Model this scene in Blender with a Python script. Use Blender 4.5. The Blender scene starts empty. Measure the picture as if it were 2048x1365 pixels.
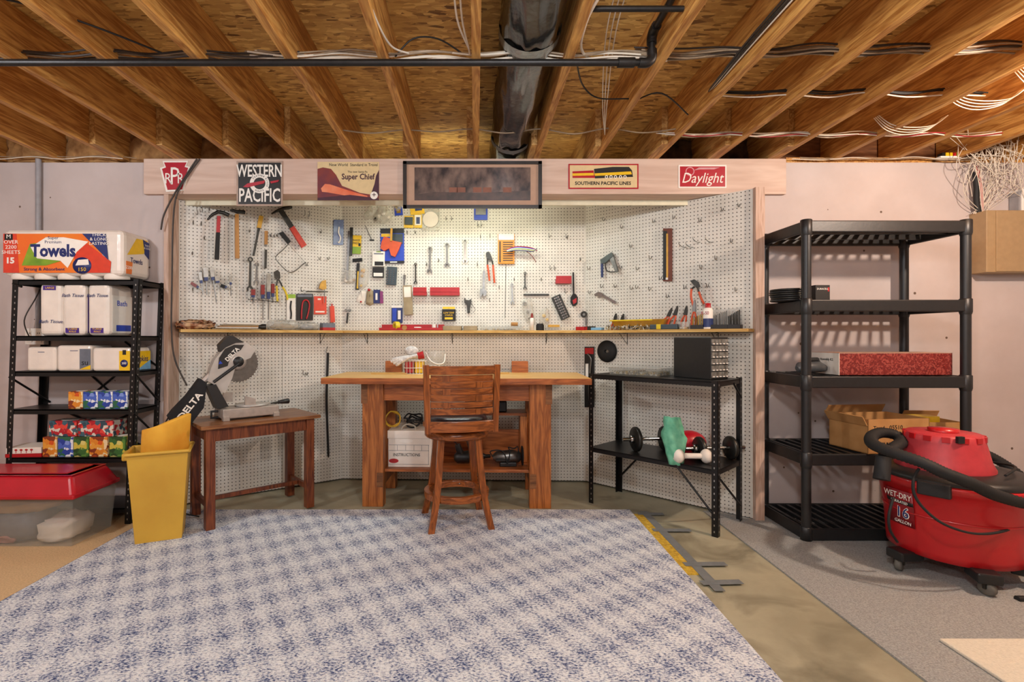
import bpy, math, random
from mathutils import Vector, Matrix, Euler
random.seed(7)
PI = math.pi
scene = bpy.context.scene
COL = scene.collection
# ------------------------------------------------------------------ camera, world, lights, exposure
CAMH, FPX, PPX, PPY = 1.19, 1024.0, 952.0, 675.0      # photo taken as 2048 x 1365
cam_d = bpy.data.cameras.new('camera'); cam = bpy.data.objects.new('camera', cam_d); COL.objects.link(cam)
cam.location = (0, 0, CAMH); cam.rotation_euler = (PI/2, 0, 0)
cam_d.sensor_width = 36.0; cam_d.sensor_fit = 'HORIZONTAL'; cam_d.lens = 36.0*FPX/2048
cam_d.shift_x = (1024-PPX)/2048; cam_d.shift_y = (PPY-682.5)/2048
cam_d.clip_start = 0.05
scene.camera = cam
world = bpy.data.worlds.new('world'); scene.world = world; world.use_nodes = True
world.node_tree.nodes['Background'].inputs[0].default_value = (1.0, 0.98, 0.96, 1)
world.node_tree.nodes['Background'].inputs[1].default_value = 0.10
vs = scene.view_settings
vs.view_transform = 'Standard'; vs.look = 'None'; vs.gamma = 1.0; vs.use_curve_mapping = False
vs.exposure = 0.85

def lamp(name, kind, loc, power, color, size=0.1, size_y=None, rot=None):
    d = bpy.data.lights.new(name, kind); o = bpy.data.objects.new(name, d); COL.objects.link(o)
    o.location = loc; d.energy = power; d.color = color
    if kind == 'AREA':
        d.size = size
        if size_y: d.shape = 'RECTANGLE'; d.size_y = size_y
    else: d.shadow_soft_size = size
    if rot: o.rotation_euler = rot
    return o
# ceiling lamps of the basement (all behind or beside the frame) and the tube light behind the beam
lamp('ceiling_bulb_right', 'POINT', (2.75, 1.75, 2.28), 68, (1.0, 0.82, 0.68), 0.05)
lamp('ceiling_bulb_left', 'POINT', (-2.6, 1.2, 2.25), 44, (0.90, 0.94, 1.0), 0.08)
lamp('ceiling_bulb_middle', 'POINT', (0.35, 0.55, 2.2), 48, (0.92, 0.96, 1.0), 0.10)
lamp('ceiling_bulb_rear', 'POINT', (-0.6, -1.3, 2.1), 50, (0.97, 0.97, 0.98), 0.15)
lamp('tube_light_glow', 'AREA', (-0.1, 3.70, 2.215), 6.5, (0.90, 1.0, 0.99), 1.2, 0.07, (-0.32, 0, 0))

# ------------------------------------------------------------------ helpers
def srgb(h):
    if isinstance(h, str):
        h = h.lstrip('#'); c = [int(h[i:i+2], 16)/255 for i in (0, 2, 4)]
    else: c = h
    return tuple((x/12.92 if x <= 0.04045 else ((x+0.055)/1.055)**2.4) for x in c)
MATS = {}
def nd(nt, t, loc=(0, 0), **kw):
    n = nt.nodes.new(t); n.location = loc
    for k, v in kw.items():
        setattr(n, k, v)
    return n
def mat(name, col, rough=0.5, metal=0.0, var=0.12, scale=30.0, bump=0.0, bscale=None, stretch=(1, 1, 1), col2=None,
        alpha=None, trans=0.0, emit=None, spec=None, coat=0.0, thresh=None, detail=4.0, rand=0.0):
    """procedural material: noise-modulated colour plus optional bump"""
    if name in MATS: return MATS[name]
    m = bpy.data.materials.new(name); m.use_nodes = True; nt = m.node_tree
    b = nt.nodes['Principled BSDF']; L = nt.links
    c = srgb(col); c2 = srgb(col2) if col2 else tuple(max(0, x*(1-var*2)) for x in c)
    tc = nd(nt, 'ShaderNodeTexCoord'); mp = nd(nt, 'ShaderNodeMapping'); mp.inputs['Scale'].default_value = stretch
    L.new(tc.outputs['Object'], mp.inputs['Vector'])
    vec = mp.outputs['Vector']
    if rand:
        oi = nd(nt, 'ShaderNodeObjectInfo'); vm = nd(nt, 'ShaderNodeVectorMath', operation='SCALE')
        cx = nd(nt, 'ShaderNodeCombineXYZ')
        L.new(oi.outputs['Random'], cx.inputs[0]); L.new(oi.outputs['Random'], cx.inputs[1]); L.new(oi.outputs['Random'], cx.inputs[2])
        L.new(cx.outputs[0], vm.inputs[0]); vm.inputs['Scale'].default_value = 37.0
        va = nd(nt, 'ShaderNodeVectorMath', operation='ADD'); L.new(vec, va.inputs[0]); L.new(vm.outputs[0], va.inputs[1]); vec = va.outputs[0]
    nz = nd(nt, 'ShaderNodeTexNoise'); nz.inputs['Scale'].default_value = scale; nz.inputs['Detail'].default_value = detail
    L.new(vec, nz.inputs['Vector'])
    cr = nd(nt, 'ShaderNodeValToRGB')
    lo, hi = (thresh if thresh else (0.3, 0.7))
    cr.color_ramp.elements[0].position = lo; cr.color_ramp.elements[1].position = hi
    cr.color_ramp.elements[0].color = (*c2, 1); cr.color_ramp.elements[1].color = (*c, 1)
    L.new(nz.outputs['Fac'], cr.inputs['Fac']); L.new(cr.outputs['Color'], b.inputs['Base Color'])
    b.inputs['Roughness'].default_value = rough; b.inputs['Metallic'].default_value = metal
    if spec is not None: b.inputs['Specular IOR Level'].default_value = spec
    if coat: b.inputs['Coat Weight'].default_value = coat; b.inputs['Coat Roughness'].default_value = 0.1
    if trans: b.inputs['Transmission Weight'].default_value = trans
    if alpha is not None: b.inputs['Alpha'].default_value = alpha
    if emit: b.inputs['Emission Color'].default_value = (*srgb(emit[0]), 1); b.inputs['Emission Strength'].default_value = emit[1]
    if bump:
        bp = nd(nt, 'ShaderNodeBump'); bp.inputs['Strength'].default_value = bump; bp.inputs['Distance'].default_value = 0.01
        if bscale:
            n2 = nd(nt, 'ShaderNodeTexNoise'); n2.inputs['Scale'].default_value = bscale; n2.inputs['Detail'].default_value = 5
            L.new(vec, n2.inputs['Vector']); L.new(n2.outputs['Fac'], bp.inputs['Height'])
        else: L.new(nz.outputs['Fac'], bp.inputs['Height'])
        L.new(bp.outputs['Normal'], b.inputs['Normal'])
    MATS[name] = m
    return m

class MB:
    """collects shapes into one mesh"""
    def __init__(s): s.v = []; s.f = []; s.sm = []
    def add(s, vs, fs, smooth=False):
        o = len(s.v); s.v += [tuple(v) for v in vs]
        for f in fs: s.f.append(tuple(i+o for i in f)); s.sm.append(smooth)
        return s
    def box(s, c, d, R=None):
        hx, hy, hz = d[0]/2, d[1]/2, d[2]/2
        vs = [Vector((x, y, z)) for z in (-hz, hz) for y in (-hy, hy) for x in (-hx, hx)]
        if R is not None: vs = [R @ v for v in vs]
        vs = [v+Vector(c) for v in vs]
        return s.add(vs, [(0, 2, 3, 1), (4, 5, 7, 6), (0, 1, 5, 4), (2, 6, 7, 3), (0, 4, 6, 2), (1, 3, 7, 5)])
    def bx(s, x0, x1, y0, y1, z0, z1):
        return s.box(((x0+x1)/2, (y0+y1)/2, (z0+z1)/2), (x1-x0, y1-y0, z1-z0))
    def prism(s, pts, z0, z1, axis='z', smooth=False):
        """outline (x,y) extruded z0..z1; axis 'y' maps (x,z)->extrude y, 'x' maps (y,z)->extrude x"""
        n = len(pts)
        area = sum(pts[i][0]*pts[(i+1) % n][1]-pts[(i+1) % n][0]*pts[i][1] for i in range(n))
        if area < 0: pts = pts[::-1]
        def P(p, z):
            if axis == 'z': return (p[0], p[1], z)
            if axis == 'y': return (p[0], z, p[1])
            return (z, p[0], p[1])
        vs = [P(p, z0) for p in pts]+[P(p, z1) for p in pts]
        s.add(vs, [tuple(range(n-1, -1, -1)), tuple(range(n, 2*n))])
        vv = []; ff = []
        for i in range(n):
            j = (i+1) % n; o = len(vv)
            vv += [P(pts[i], z0), P(pts[j], z0), P(pts[j], z1), P(pts[i], z1)]; ff.append((o, o+1, o+2, o+3))
        s.add(vv, ff, smooth)
        return s
    def tube(s, pts, r, n=8, r2=None, closed=False, caps=True):
        """smooth tube along points; r may be a list"""
        P = [Vector(p) for p in pts]; m = len(P)
        rr = r if isinstance(r, (list, tuple)) else ([r]*m if r2 is None else [r+(r2-r)*i/(m-1) for i in range(m)])
        T = []
        for i in range(m):
            a = P[i-1] if (i > 0 or closed) else P[i]; b = P[(i+1) % m] if (i < m-1 or closed) else P[i]
            t = (b-a); t = t.normalized() if t.length > 1e-9 else Vector((0, 0, 1)); T.append(t)
        up = Vector((0, 0, 1)) if abs(T[0].z) < 0.9 else Vector((1, 0, 0))
        N = (up-T[0]*up.dot(T[0])).normalized()
        vs = []
        for i in range(m):
            N = (N-T[i]*N.dot(T[i]))
            N = N.normalized() if N.length > 1e-6 else T[i].orthogonal().normalized()
            B = T[i].cross(N)
            for k in range(n):
                a = 2*PI*k/n; vs.append(P[i]+(N*math.cos(a)+B*math.sin(a))*rr[i])
        fs = []
        seg = m if closed else m-1
        for i in range(seg):
            for k in range(n):
                a = i*n+k; b = i*n+(k+1) % n; j = ((i+1) % m)*n
                fs.append((a, b, j+(k+1) % n, j+k))
        s.add(vs, fs, True)
        if caps and not closed:
            s.add(vs[:n], [tuple(range(n-1, -1, -1))]); s.add(vs[-n:], [tuple(range(n))])
        return s
    def cyl(s, p0, p1, r, n=16, r2=None): return s.tube([p0, p1], r, n, r if r2 is None else r2)
    def lathe(s, prof, c=(0, 0, 0), n=24, R=None, smooth=True, closed=False):
        """profile [(r,z)...] spun round local z"""
        vs = []; fs = []; m = len(prof); C = Vector(c)
        for i, (r, z) in enumerate(prof):
            for k in range(n):
                a = 2*PI*k/n; v = Vector((r*math.cos(a), r*math.sin(a), z))
                if R is not None: v = R @ v
                vs.append(v+C)
        for i in range(m-1):
            for k in range(n):
                fs.append((i*n+k, i*n+(k+1) % n, (i+1)*n+(k+1) % n, (i+1)*n+k))
        s.add(vs, fs, smooth)
        return s
    def ball(s, c, r, n=12, sq=(1, 1, 1), R=None):
        prof = [(max(1e-4, math.sin(PI*i/n)), -math.cos(PI*i/n)) for i in range(n+1)]
        S = Matrix.Diagonal((r*sq[0], r*sq[1], r*sq[2]))
        M = (R @ S) if R is not None else S
        return s.lathe(prof, c, max(12, n), M)
    def sheet(s, rows, thick=0.0, smooth=True):
        """grid of points rows[i][j]"""
        a = len(rows); b = len(rows[0]); vs = [p for r in rows for p in r]
        fs = [(i*b+j, i*b+j+1, (i+1)*b+j+1, (i+1)*b+j) for i in range(a-1) for j in range(b-1)]
        return s.add(vs, fs, smooth)
    def build(s, name, m, parent=None, M=None, bevel=0, solid=0, sub=0, seg=2):
        me = bpy.data.meshes.new(name); me.from_pydata(s.v, [], s.f); me.update()
        me.polygons.foreach_set('use_smooth', s.sm); me.update()
        me.materials.append(m if not isinstance(m, str) else MATS[m])
        o = bpy.data.objects.new(name, me); COL.objects.link(o)
        if parent: o.parent = parent
        if M is not None:
            if parent: o.matrix_local = M
            else: o.matrix_world = M
        if solid: d = o.modifiers.new('solid', 'SOLIDIFY'); d.thickness = solid; d.offset = 0
        if bevel: d = o.modifiers.new('bevel', 'BEVEL'); d.width = bevel; d.segments = seg; d.limit_method = 'ANGLE'; d.angle_limit = 0.7
        if sub: d = o.modifiers.new('sub', 'SUBSURF'); d.levels = sub; d.render_levels = sub
        return o
def tag(o, label=None, cat=None, group=None, kind=None):
    if label: o['label'] = label
    if cat: o['category'] = cat
    if group: o['group'] = group
    if kind: o['kind'] = kind
    return o
def thing(name, label, cat, M=None, group=None):
    o = bpy.data.objects.new(name, None); COL.objects.link(o); o.empty_display_size = 0.05
    if M is not None: o.matrix_world = M if isinstance(M, Matrix) else Matrix.Translation(M)
    return tag(o, label, cat, group)
def struct(name, mb, m, **kw):
    return tag(mb.build(name, m, **kw), kind='structure')
def copy_tree(o, parent=None):
    c = o.copy(); COL.objects.link(c)
    if parent: c.parent = parent
    for ch in o.children: copy_tree(ch, c)
    return c
T = Matrix.Translation
def RZ(a): return Matrix.Rotation(a, 4, 'Z')
def RX(a): return Matrix.Rotation(a, 4, 'X')
def RY(a): return Matrix.Rotation(a, 4, 'Y')
def text(parent, s, size, m, x=0, y=0, z=0.001, ext=0.0006, align='CENTER', rot=0, sx=1.0, shear=0, bold=0, name='lettering', M=None):
    c = bpy.data.curves.new('t', 'FONT'); c.body = s; c.size = size; c.extrude = ext; c.align_x = align; c.align_y = 'CENTER'
    c.shear = shear; c.offset = bold; c.resolution_u = 2
    o = bpy.data.objects.new('t', c); COL.objects.link(o)
    dg = bpy.context.evaluated_depsgraph_get(); dg.update()
    me = bpy.data.meshes.new_from_object(o.evaluated_get(dg)); bpy.data.objects.remove(o); bpy.data.curves.remove(c)
    me.materials.clear(); me.materials.append(m if not isinstance(m, str) else MATS[m]); me.name = name
    q = bpy.data.objects.new(name, me); COL.objects.link(q)
    loc = T((x, y, z)) @ RZ(rot) @ Matrix.Diagonal((sx, 1, 1, 1))
    if M is not None: loc = M @ loc
    if parent: q.parent = parent; q.matrix_local = loc
    else: q.matrix_world = loc
    return q
def ray(px, py): return Vector(((px-PPX)/FPX, 1.0, -(py-PPY)/FPX))
EYE = Vector((0, 0, CAMH))
def at_depth(px, py, Y): return EYE+ray(px, py)*Y
def on_z(px, py, Z):
    d = ray(px, py); return EYE+d*((Z-CAMH)/d.z)
class Plane:
    """vertical plane through p0 and p1 (plan points); local x along it, y up, z out into the room"""
    def __init__(s, p0, p1):
        s.p0 = Vector((p0[0], p0[1], 0)); u = Vector((p1[0]-p0[0], p1[1]-p0[1], 0)); s.len = u.length; s.u = u.normalized()
        s.n = Vector((s.u.y, -s.u.x, 0))
        if s.n.y > 0: s.n = -s.n
        s.R = Matrix((s.u, Vector((0, 0, 1)), s.n)).transposed().to_4x4()
    def hit(s, px, py, off=0.0):
        d = ray(px, py); q = s.p0+s.n*off
        return EYE+d*((q-EYE).dot(s.n)/d.dot(s.n))
    def loc(s, px, py, off=0.0):
        w = s.hit(px, py, off)-s.p0
        return (w.dot(s.u), w.z)
    def M(s, px, py, off=0.0, rot=0.0):
        a, b = s.loc(px, py, off)
        return s.Mab(a, b, off, rot)
    def Mab(s, a, b, off=0.0, rot=0.0):
        return T(s.p0+s.u*a+Vector((0, 0, b))+s.n*off) @ s.R @ RZ(rot)
def smooth_path(pts, n=8):
    """Catmull-Rom through the points"""
    P = [Vector(p) for p in pts]; out = []
    for i in range(len(P)-1):
        p0 = P[max(i-1, 0)]; p1 = P[i]; p2 = P[i+1]; p3 = P[min(i+2, len(P)-1)]
        for k in range(n):
            t = k/n
            out.append(0.5*((2*p1)+(p2-p0)*t+(2*p0-5*p1+4*p2-p3)*t*t+(3*p1-p0-3*p2+p3)*t**3))
    out.append(P[-1]); return out
# ------------------------------------------------------------------ materials of the setting
def wood(name, light, dark, grain=(14, 1.2, 14), rough=0.55, knots=True, bump=0.12, rand=True, axis='y'):
    m = bpy.data.materials.new(name); m.use_nodes = True; nt = m.node_tree; L = nt.links; b = nt.nodes['Principled BSDF']
    tc = nd(nt, 'ShaderNodeTexCoord'); oi = nd(nt, 'ShaderNodeObjectInfo')
    cx = nd(nt, 'ShaderNodeCombineXYZ')
    for i in range(3): L.new(oi.outputs['Random'], cx.inputs[i])
    sc = nd(nt, 'ShaderNodeVectorMath', operation='SCALE'); sc.inputs['Scale'].default_value = 23.0 if rand else 0.0
    L.new(cx.outputs[0], sc.inputs[0])
    ad = nd(nt, 'ShaderNodeVectorMath', operation='ADD'); L.new(tc.outputs['Object'], ad.inputs[0]); L.new(sc.outputs[0], ad.inputs[1])
    mp = nd(nt, 'ShaderNodeMapping'); g = {'y': grain, 'x': (grain[1], grain[0], grain[2]), 'z': (grain[0], grain[2], grain[1])}[axis]
    mp.inputs['Scale'].default_value = g
    L.new(ad.outputs[0], mp.inputs['Vector'])
    n1 = nd(nt, 'ShaderNodeTexNoise'); n1.inputs['Scale'].default_value = 1.6; n1.inputs['Detail'].default_value = 3; n1.inputs['Distortion'].default_value = 0.6
    L.new(mp.outputs[0], n1.inputs['Vector'])
    mu = nd(nt, 'ShaderNodeMath', operation='MULTIPLY'); mu.inputs[1].default_value = 9.0; L.new(n1.outputs['Fac'], mu.inputs[0])
    fr = nd(nt, 'ShaderNodeMath', operation='PINGPONG'); fr.inputs[1].default_value = 1.0; L.new(mu.outputs[0], fr.inputs[0])
    n2 = nd(nt, 'ShaderNodeTexNoise'); n2.inputs['Scale'].default_value = 12; n2.inputs['Detail'].default_value = 4; L.new(mp.outputs[0], n2.inputs['Vector'])
    mx = nd(nt, 'ShaderNodeMath', operation='MULTIPLY_ADD'); mx.inputs[1].default_value = 0.55; L.new(fr.outputs[0], mx.inputs[0])
    m2 = nd(nt, 'ShaderNodeMath', operation='MULTIPLY'); m2.inputs[1].default_value = 0.6; L.new(n2.outputs['Fac'], m2.inputs[0]); L.new(m2.outputs[0], mx.inputs[2])
    cr = nd(nt, 'ShaderNodeValToRGB'); cr.color_ramp.elements[0].position = 0.2; cr.color_ramp.elements[1].position = 0.85
    cr.color_ramp.elements[0].color = (*srgb(light), 1); cr.color_ramp.elements[1].color = (*srgb(dark), 1)
    L.new(mx.outputs[0], cr.inputs['Fac'])
    col = cr.outputs['Color']
    if knots:
        vo = nd(nt, 'ShaderNodeTexVoronoi'); vo.inputs['Scale'].default_value = 1.0
        mk = nd(nt, 'ShaderNodeMapping'); k = {'y': (5, 1.6, 5), 'x': (1.6, 5, 5), 'z': (5, 5, 1.6)}[axis]; mk.inputs['Scale'].default_value = k
        L.new(ad.outputs[0], mk.inputs['Vector']); L.new(mk.outputs[0], vo.inputs['Vector'])
        kr = nd(nt, 'ShaderNodeValToRGB'); kr.color_ramp.elements[0].position = 0.04; kr.color_ramp.elements[1].position = 0.11
        kr.color_ramp.elements[0].color = (1, 1, 1, 1); kr.color_ramp.elements[1].color = (0, 0, 0, 1)
        L.new(vo.outputs['Distance'], kr.inputs['Fac'])
        mm = nd(nt, 'ShaderNodeMix', data_type='RGBA'); L.new(kr.outputs['Color'], mm.inputs[0]); L.new(col, mm.inputs[6])
        mm.inputs[7].default_value = (*[x*0.35 for x in srgb(dark)], 1); col = mm.outputs[2]
    L.new(col, b.inputs['Base Color']); b.inputs['Roughness'].default_value = rough
    bp = nd(nt, 'ShaderNodeBump'); bp.inputs['Strength'].default_value = bump; bp.inputs['Distance'].default_value = 0.004
    L.new(mx.outputs[0], bp.inputs['Height']); L.new(bp.outputs['Normal'], b.inputs['Normal'])
    MATS[name] = m; return m
wood('joist_wood', '#dca65a', '#a0662a', knots=True)
wood('lap_wood', '#d6aa66', '#99682f')
wood('bench_wood', '#bd7438', '#84481c', axis='z', rough=0.4)
wood('bench_wood_x', '#bb6c34', '#824318', grain=(12, 1.2, 12), axis='x', rough=0.4)
wood('bench_top', '#e8c27a', '#cc9a50', axis='x', rough=0.4, knots=False)
wood('stool_wood', '#a65d28', '#6c3712', axis='z', rough=0.28, knots=False, bump=0.05)
wood('stool_wood_x', '#a65d28', '#6c3712', axis='x', rough=0.28, knots=False, bump=0.05)
wood('shelf_wood', '#e3bd72', '#bd9148', axis='x', rough=0.5)
wood('red_table', '#8a4a26', '#56240f', axis='z', rough=0.4, knots=False)
wood('red_table_top', '#9a683c', '#6b3d20', axis='x', rough=0.35, knots=False)
wood('painted_beam', '#d9bfae', '#c9ab99', axis='x', rough=0.6, grain=(5, .5, 5))
wood('frame_stud', '#cfb3a2', '#b3937f', axis='z', rough=0.7)

def concrete(name, col, col2, pits=True, stain=None, rough=0.75):
    m = bpy.data.materials.new(name); m.use_nodes = True; nt = m.node_tree; L = nt.links; b = nt.nodes['Principled BSDF']
    tc = nd(nt, 'ShaderNodeTexCoord')
    n1 = nd(nt, 'ShaderNodeTexNoise'); n1.inputs['Scale'].default_value = 1.7; n1.inputs['Detail'].default_value = 7; n1.inputs['Roughness'].default_value = 0.62
    L.new(tc.outputs['Object'], n1.inputs['Vector'])
    cr = nd(nt, 'ShaderNodeValToRGB'); cr.color_ramp.elements[0].position = 0.35; cr.color_ramp.elements[1].position = 0.65
    cr.color_ramp.elements[0].color = (*srgb(col2), 1); cr.color_ramp.elements[1].color = (*srgb(col), 1)
    L.new(n1.outputs['Fac'], cr.inputs['Fac']); c = cr.outputs['Color']
    hgt = n1.outputs['Fac']
    if stain:
        n3 = nd(nt, 'ShaderNodeTexNoise'); n3.inputs['Scale'].default_value = 2.6; n3.inputs['Detail'].default_value = 6; n3.inputs['Distortion'].default_value = 0.8
        L.new(tc.outputs['Object'], n3.inputs['Vector'])
        r3 = nd(nt, 'ShaderNodeValToRGB'); r3.color_ramp.elements[0].position = 0.5; r3.color_ramp.elements[1].position = 0.68
        L.new(n3.outputs['Fac'], r3.inputs['Fac'])
        mm = nd(nt, 'ShaderNodeMix', data_type='RGBA'); L.new(r3.outputs['Color'], mm.inputs[0]); L.new(c, mm.inputs[6]); mm.inputs[7].default_value = (*srgb(stain), 1); c = mm.outputs[2]
    if pits:
        vo = nd(nt, 'ShaderNodeTexVoronoi'); vo.inputs['Scale'].default_value = 9.0; L.new(tc.outputs['Object'], vo.inputs['Vector'])
        # only some cells hold a bug hole
        sel = nd(nt, 'ShaderNodeSeparateColor'); L.new(vo.outputs['Color'], sel.inputs[0])
        rad = nd(nt, 'ShaderNodeMath', operation='MULTIPLY'); rad.inputs[1].default_value = 0.085
        pw = nd(nt, 'ShaderNodeMath', operation='POWER'); pw.inputs[1].default_value = 2.2; L.new(sel.outputs[0], pw.inputs[0]); L.new(pw.outputs[0], rad.inputs[0])
        lt = nd(nt, 'ShaderNodeMath', operation='LESS_THAN'); L.new(vo.outputs['Distance'], lt.inputs[0]); L.new(rad.outputs[0], lt.inputs[1])
        m3 = nd(nt, 'ShaderNodeMix', data_type='RGBA'); L.new(lt.outputs[0], m3.inputs[0]); L.new(c, m3.inputs[6]); m3.inputs[7].default_value = (*srgb('#6a5648'), 1); c = m3.outputs[2]
        bp = nd(nt, 'ShaderNodeBump'); bp.inputs['Strength'].default_value = 0.5; bp.inputs['Distance'].default_value = 0.01; bp.invert = True
        L.new(lt.outputs[0], bp.inputs['Height']); L.new(bp.outputs['Normal'], b.inputs['Normal'])
    else:
        bp = nd(nt, 'ShaderNodeBump'); bp.inputs['Strength'].default_value = 0.25; bp.inputs['Distance'].default_value = 0.01
        L.new(hgt, bp.inputs['Height']); L.new(bp.outputs['Normal'], b.inputs['Normal'])
    L.new(c, b.inputs['Base Color']); b.inputs['Roughness'].default_value = rough
    MATS[name] = m; return m
concrete('painted_concrete', '#c9bcb8', '#bcaea9')
concrete('floor_concrete', '#b3ad93', '#969078', pits=False, stain='#77715c', rough=0.55)
def osb():
    m = bpy.data.materials.new('osb'); m.use_nodes = True; nt = m.node_tree; L = nt.links; b = nt.nodes['Principled BSDF']
    tc = nd(nt, 'ShaderNodeTexCoord')
    wn = nd(nt, 'ShaderNodeTexNoise'); wn.inputs['Scale'].default_value = 3.0; L.new(tc.outputs['Object'], wn.inputs['Vector'])
    wadd = nd(nt, 'ShaderNodeMix', data_type='VECTOR'); wadd.inputs[0].default_value = 0.015; L.new(tc.outputs['Object'], wadd.inputs[4]); L.new(wn.outputs['Color'], wadd.inputs[5])
    outs = []
    for ang, sc in ((0.15, (17, 60, 1)), (1.2, (20, 64, 1)), (-0.8, (18, 60, 1))):
        mp = nd(nt, 'ShaderNodeMapping'); mp.inputs['Rotation'].default_value = (0, 0, ang); mp.inputs['Scale'].default_value = sc
        L.new(wadd.outputs[1], mp.inputs['Vector'])
        vo = nd(nt, 'ShaderNodeTexVoronoi'); vo.inputs['Scale'].default_value = 1.0; L.new(mp.outputs[0], vo.inputs['Vector'])
        se = nd(nt, 'ShaderNodeSeparateColor'); L.new(vo.outputs['Color'], se.inputs[0]); outs.append((se, vo))
    gt = nd(nt, 'ShaderNodeMath', operation='GREATER_THAN'); gt.inputs[1].default_value = 0.55; L.new(outs[0][0].outputs[1], gt.inputs[0])
    m1 = nd(nt, 'ShaderNodeMix', data_type='FLOAT'); L.new(gt.outputs[0], m1.inputs[0]); L.new(outs[1][0].outputs[0], m1.inputs[2]); L.new(outs[0][0].outputs[0], m1.inputs[3])
    g2 = nd(nt, 'ShaderNodeMath', operation='GREATER_THAN'); g2.inputs[1].default_value = 0.6; L.new(outs[2][0].outputs[1], g2.inputs[0])
    m2 = nd(nt, 'ShaderNodeMix', data_type='FLOAT'); L.new(g2.outputs[0], m2.inputs[0]); L.new(m1.outputs[0], m2.inputs[2]); L.new(outs[2][0].outputs[0], m2.inputs[3])
    cr = nd(nt, 'ShaderNodeValToRGB'); e = cr.color_ramp.elements
    e[0].position = 0.0; e[0].color = (*srgb('#6e4516'), 1); e[1].position = 1.0; e[1].color = (*srgb('#e6bc6c'), 1)
    q = cr.color_ramp.elements.new(0.18); q.color = (*srgb('#b98a45'), 1); q = cr.color_ramp.elements.new(0.75); q.color = (*srgb('#cc9f55'), 1)
    L.new(m2.outputs[0], cr.inputs['Fac']); L.new(cr.outputs['Color'], b.inputs['Base Color']); b.inputs['Roughness'].default_value = 0.6
    bp = nd(nt, 'ShaderNodeBump'); bp.inputs['Strength'].default_value = 0.35; bp.inputs['Distance'].default_value = 0.004
    L.new(m2.outputs[0], bp.inputs['Height']); L.new(bp.outputs['Normal'], b.inputs['Normal'])
    MATS['osb'] = m
osb()
def pegboard_mat():
    m = bpy.data.materials.new('pegboard_white'); m.use_nodes = True; nt = m.node_tree; L = nt.links; b = nt.nodes['Principled BSDF']
    tc = nd(nt, 'ShaderNodeTexCoord'); sp = nd(nt, 'ShaderNodeSeparateXYZ'); L.new(tc.outputs['Object'], sp.inputs[0])
    ds = []
    for i in (0, 1):
        d = nd(nt, 'ShaderNodeMath', operation='DIVIDE'); d.inputs[1].default_value = 0.0254; L.new(sp.outputs[i], d.inputs[0])
        f = nd(nt, 'ShaderNodeMath', operation='FRACT'); L.new(d.outputs[0], f.inputs[0])
        s = nd(nt, 'ShaderNodeMath', operation='SUBTRACT'); s.inputs[1].default_value = 0.5; L.new(f.outputs[0], s.inputs[0])
        p = nd(nt, 'ShaderNodeMath', operation='POWER'); p.inputs[1].default_value = 2; L.new(s.outputs[0], p.inputs[0]); ds.append(p)
    a = nd(nt, 'ShaderNodeMath', operation='ADD'); L.new(ds[0].outputs[0], a.inputs[0]); L.new(ds[1].outputs[0], a.inputs[1])
    lt = nd(nt, 'ShaderNodeMath', operation='LESS_THAN'); lt.inputs[1].default_value = 0.145**2; L.new(a.outputs[0], lt.inputs[0])
    nz = nd(nt, 'ShaderNodeTexNoise'); nz.inputs['Scale'].default_value = 4; nz.inputs['Detail'].default_value = 5; L.new(tc.outputs['Object'], nz.inputs['Vector'])
    cr = nd(nt, 'ShaderNodeValToRGB'); cr.color_ramp.elements[0].color = (*srgb('#cdc9be'), 1); cr.color_ramp.elements[1].color = (*srgb('#dedad0'), 1)
    cr.color_ramp.elements[0].position = 0.3; cr.color_ramp.elements[1].position = 0.6
    L.new(nz.outputs['Fac'], cr.inputs['Fac'])
    mm = nd(nt, 'ShaderNodeMix', data_type='RGBA'); L.new(lt.outputs[0], mm.inputs[0]); L.new(cr.outputs[0], mm.inputs[6]); mm.inputs[7].default_value = (*srgb('#2a221b'), 1)
    L.new(mm.outputs[2], b.inputs['Base Color']); b.inputs['Roughness'].default_value = 0.45
    bp = nd(nt, 'ShaderNodeBump'); bp.invert = True; bp.inputs['Strength'].default_value = 0.6; bp.inputs['Distance'].default_value = 0.003
    L.new(lt.outputs[0], bp.inputs['Height']); L.new(bp.outputs['Normal'], b.inputs['Normal'])
    MATS['pegboard_white'] = m
pegboard_mat()
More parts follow.
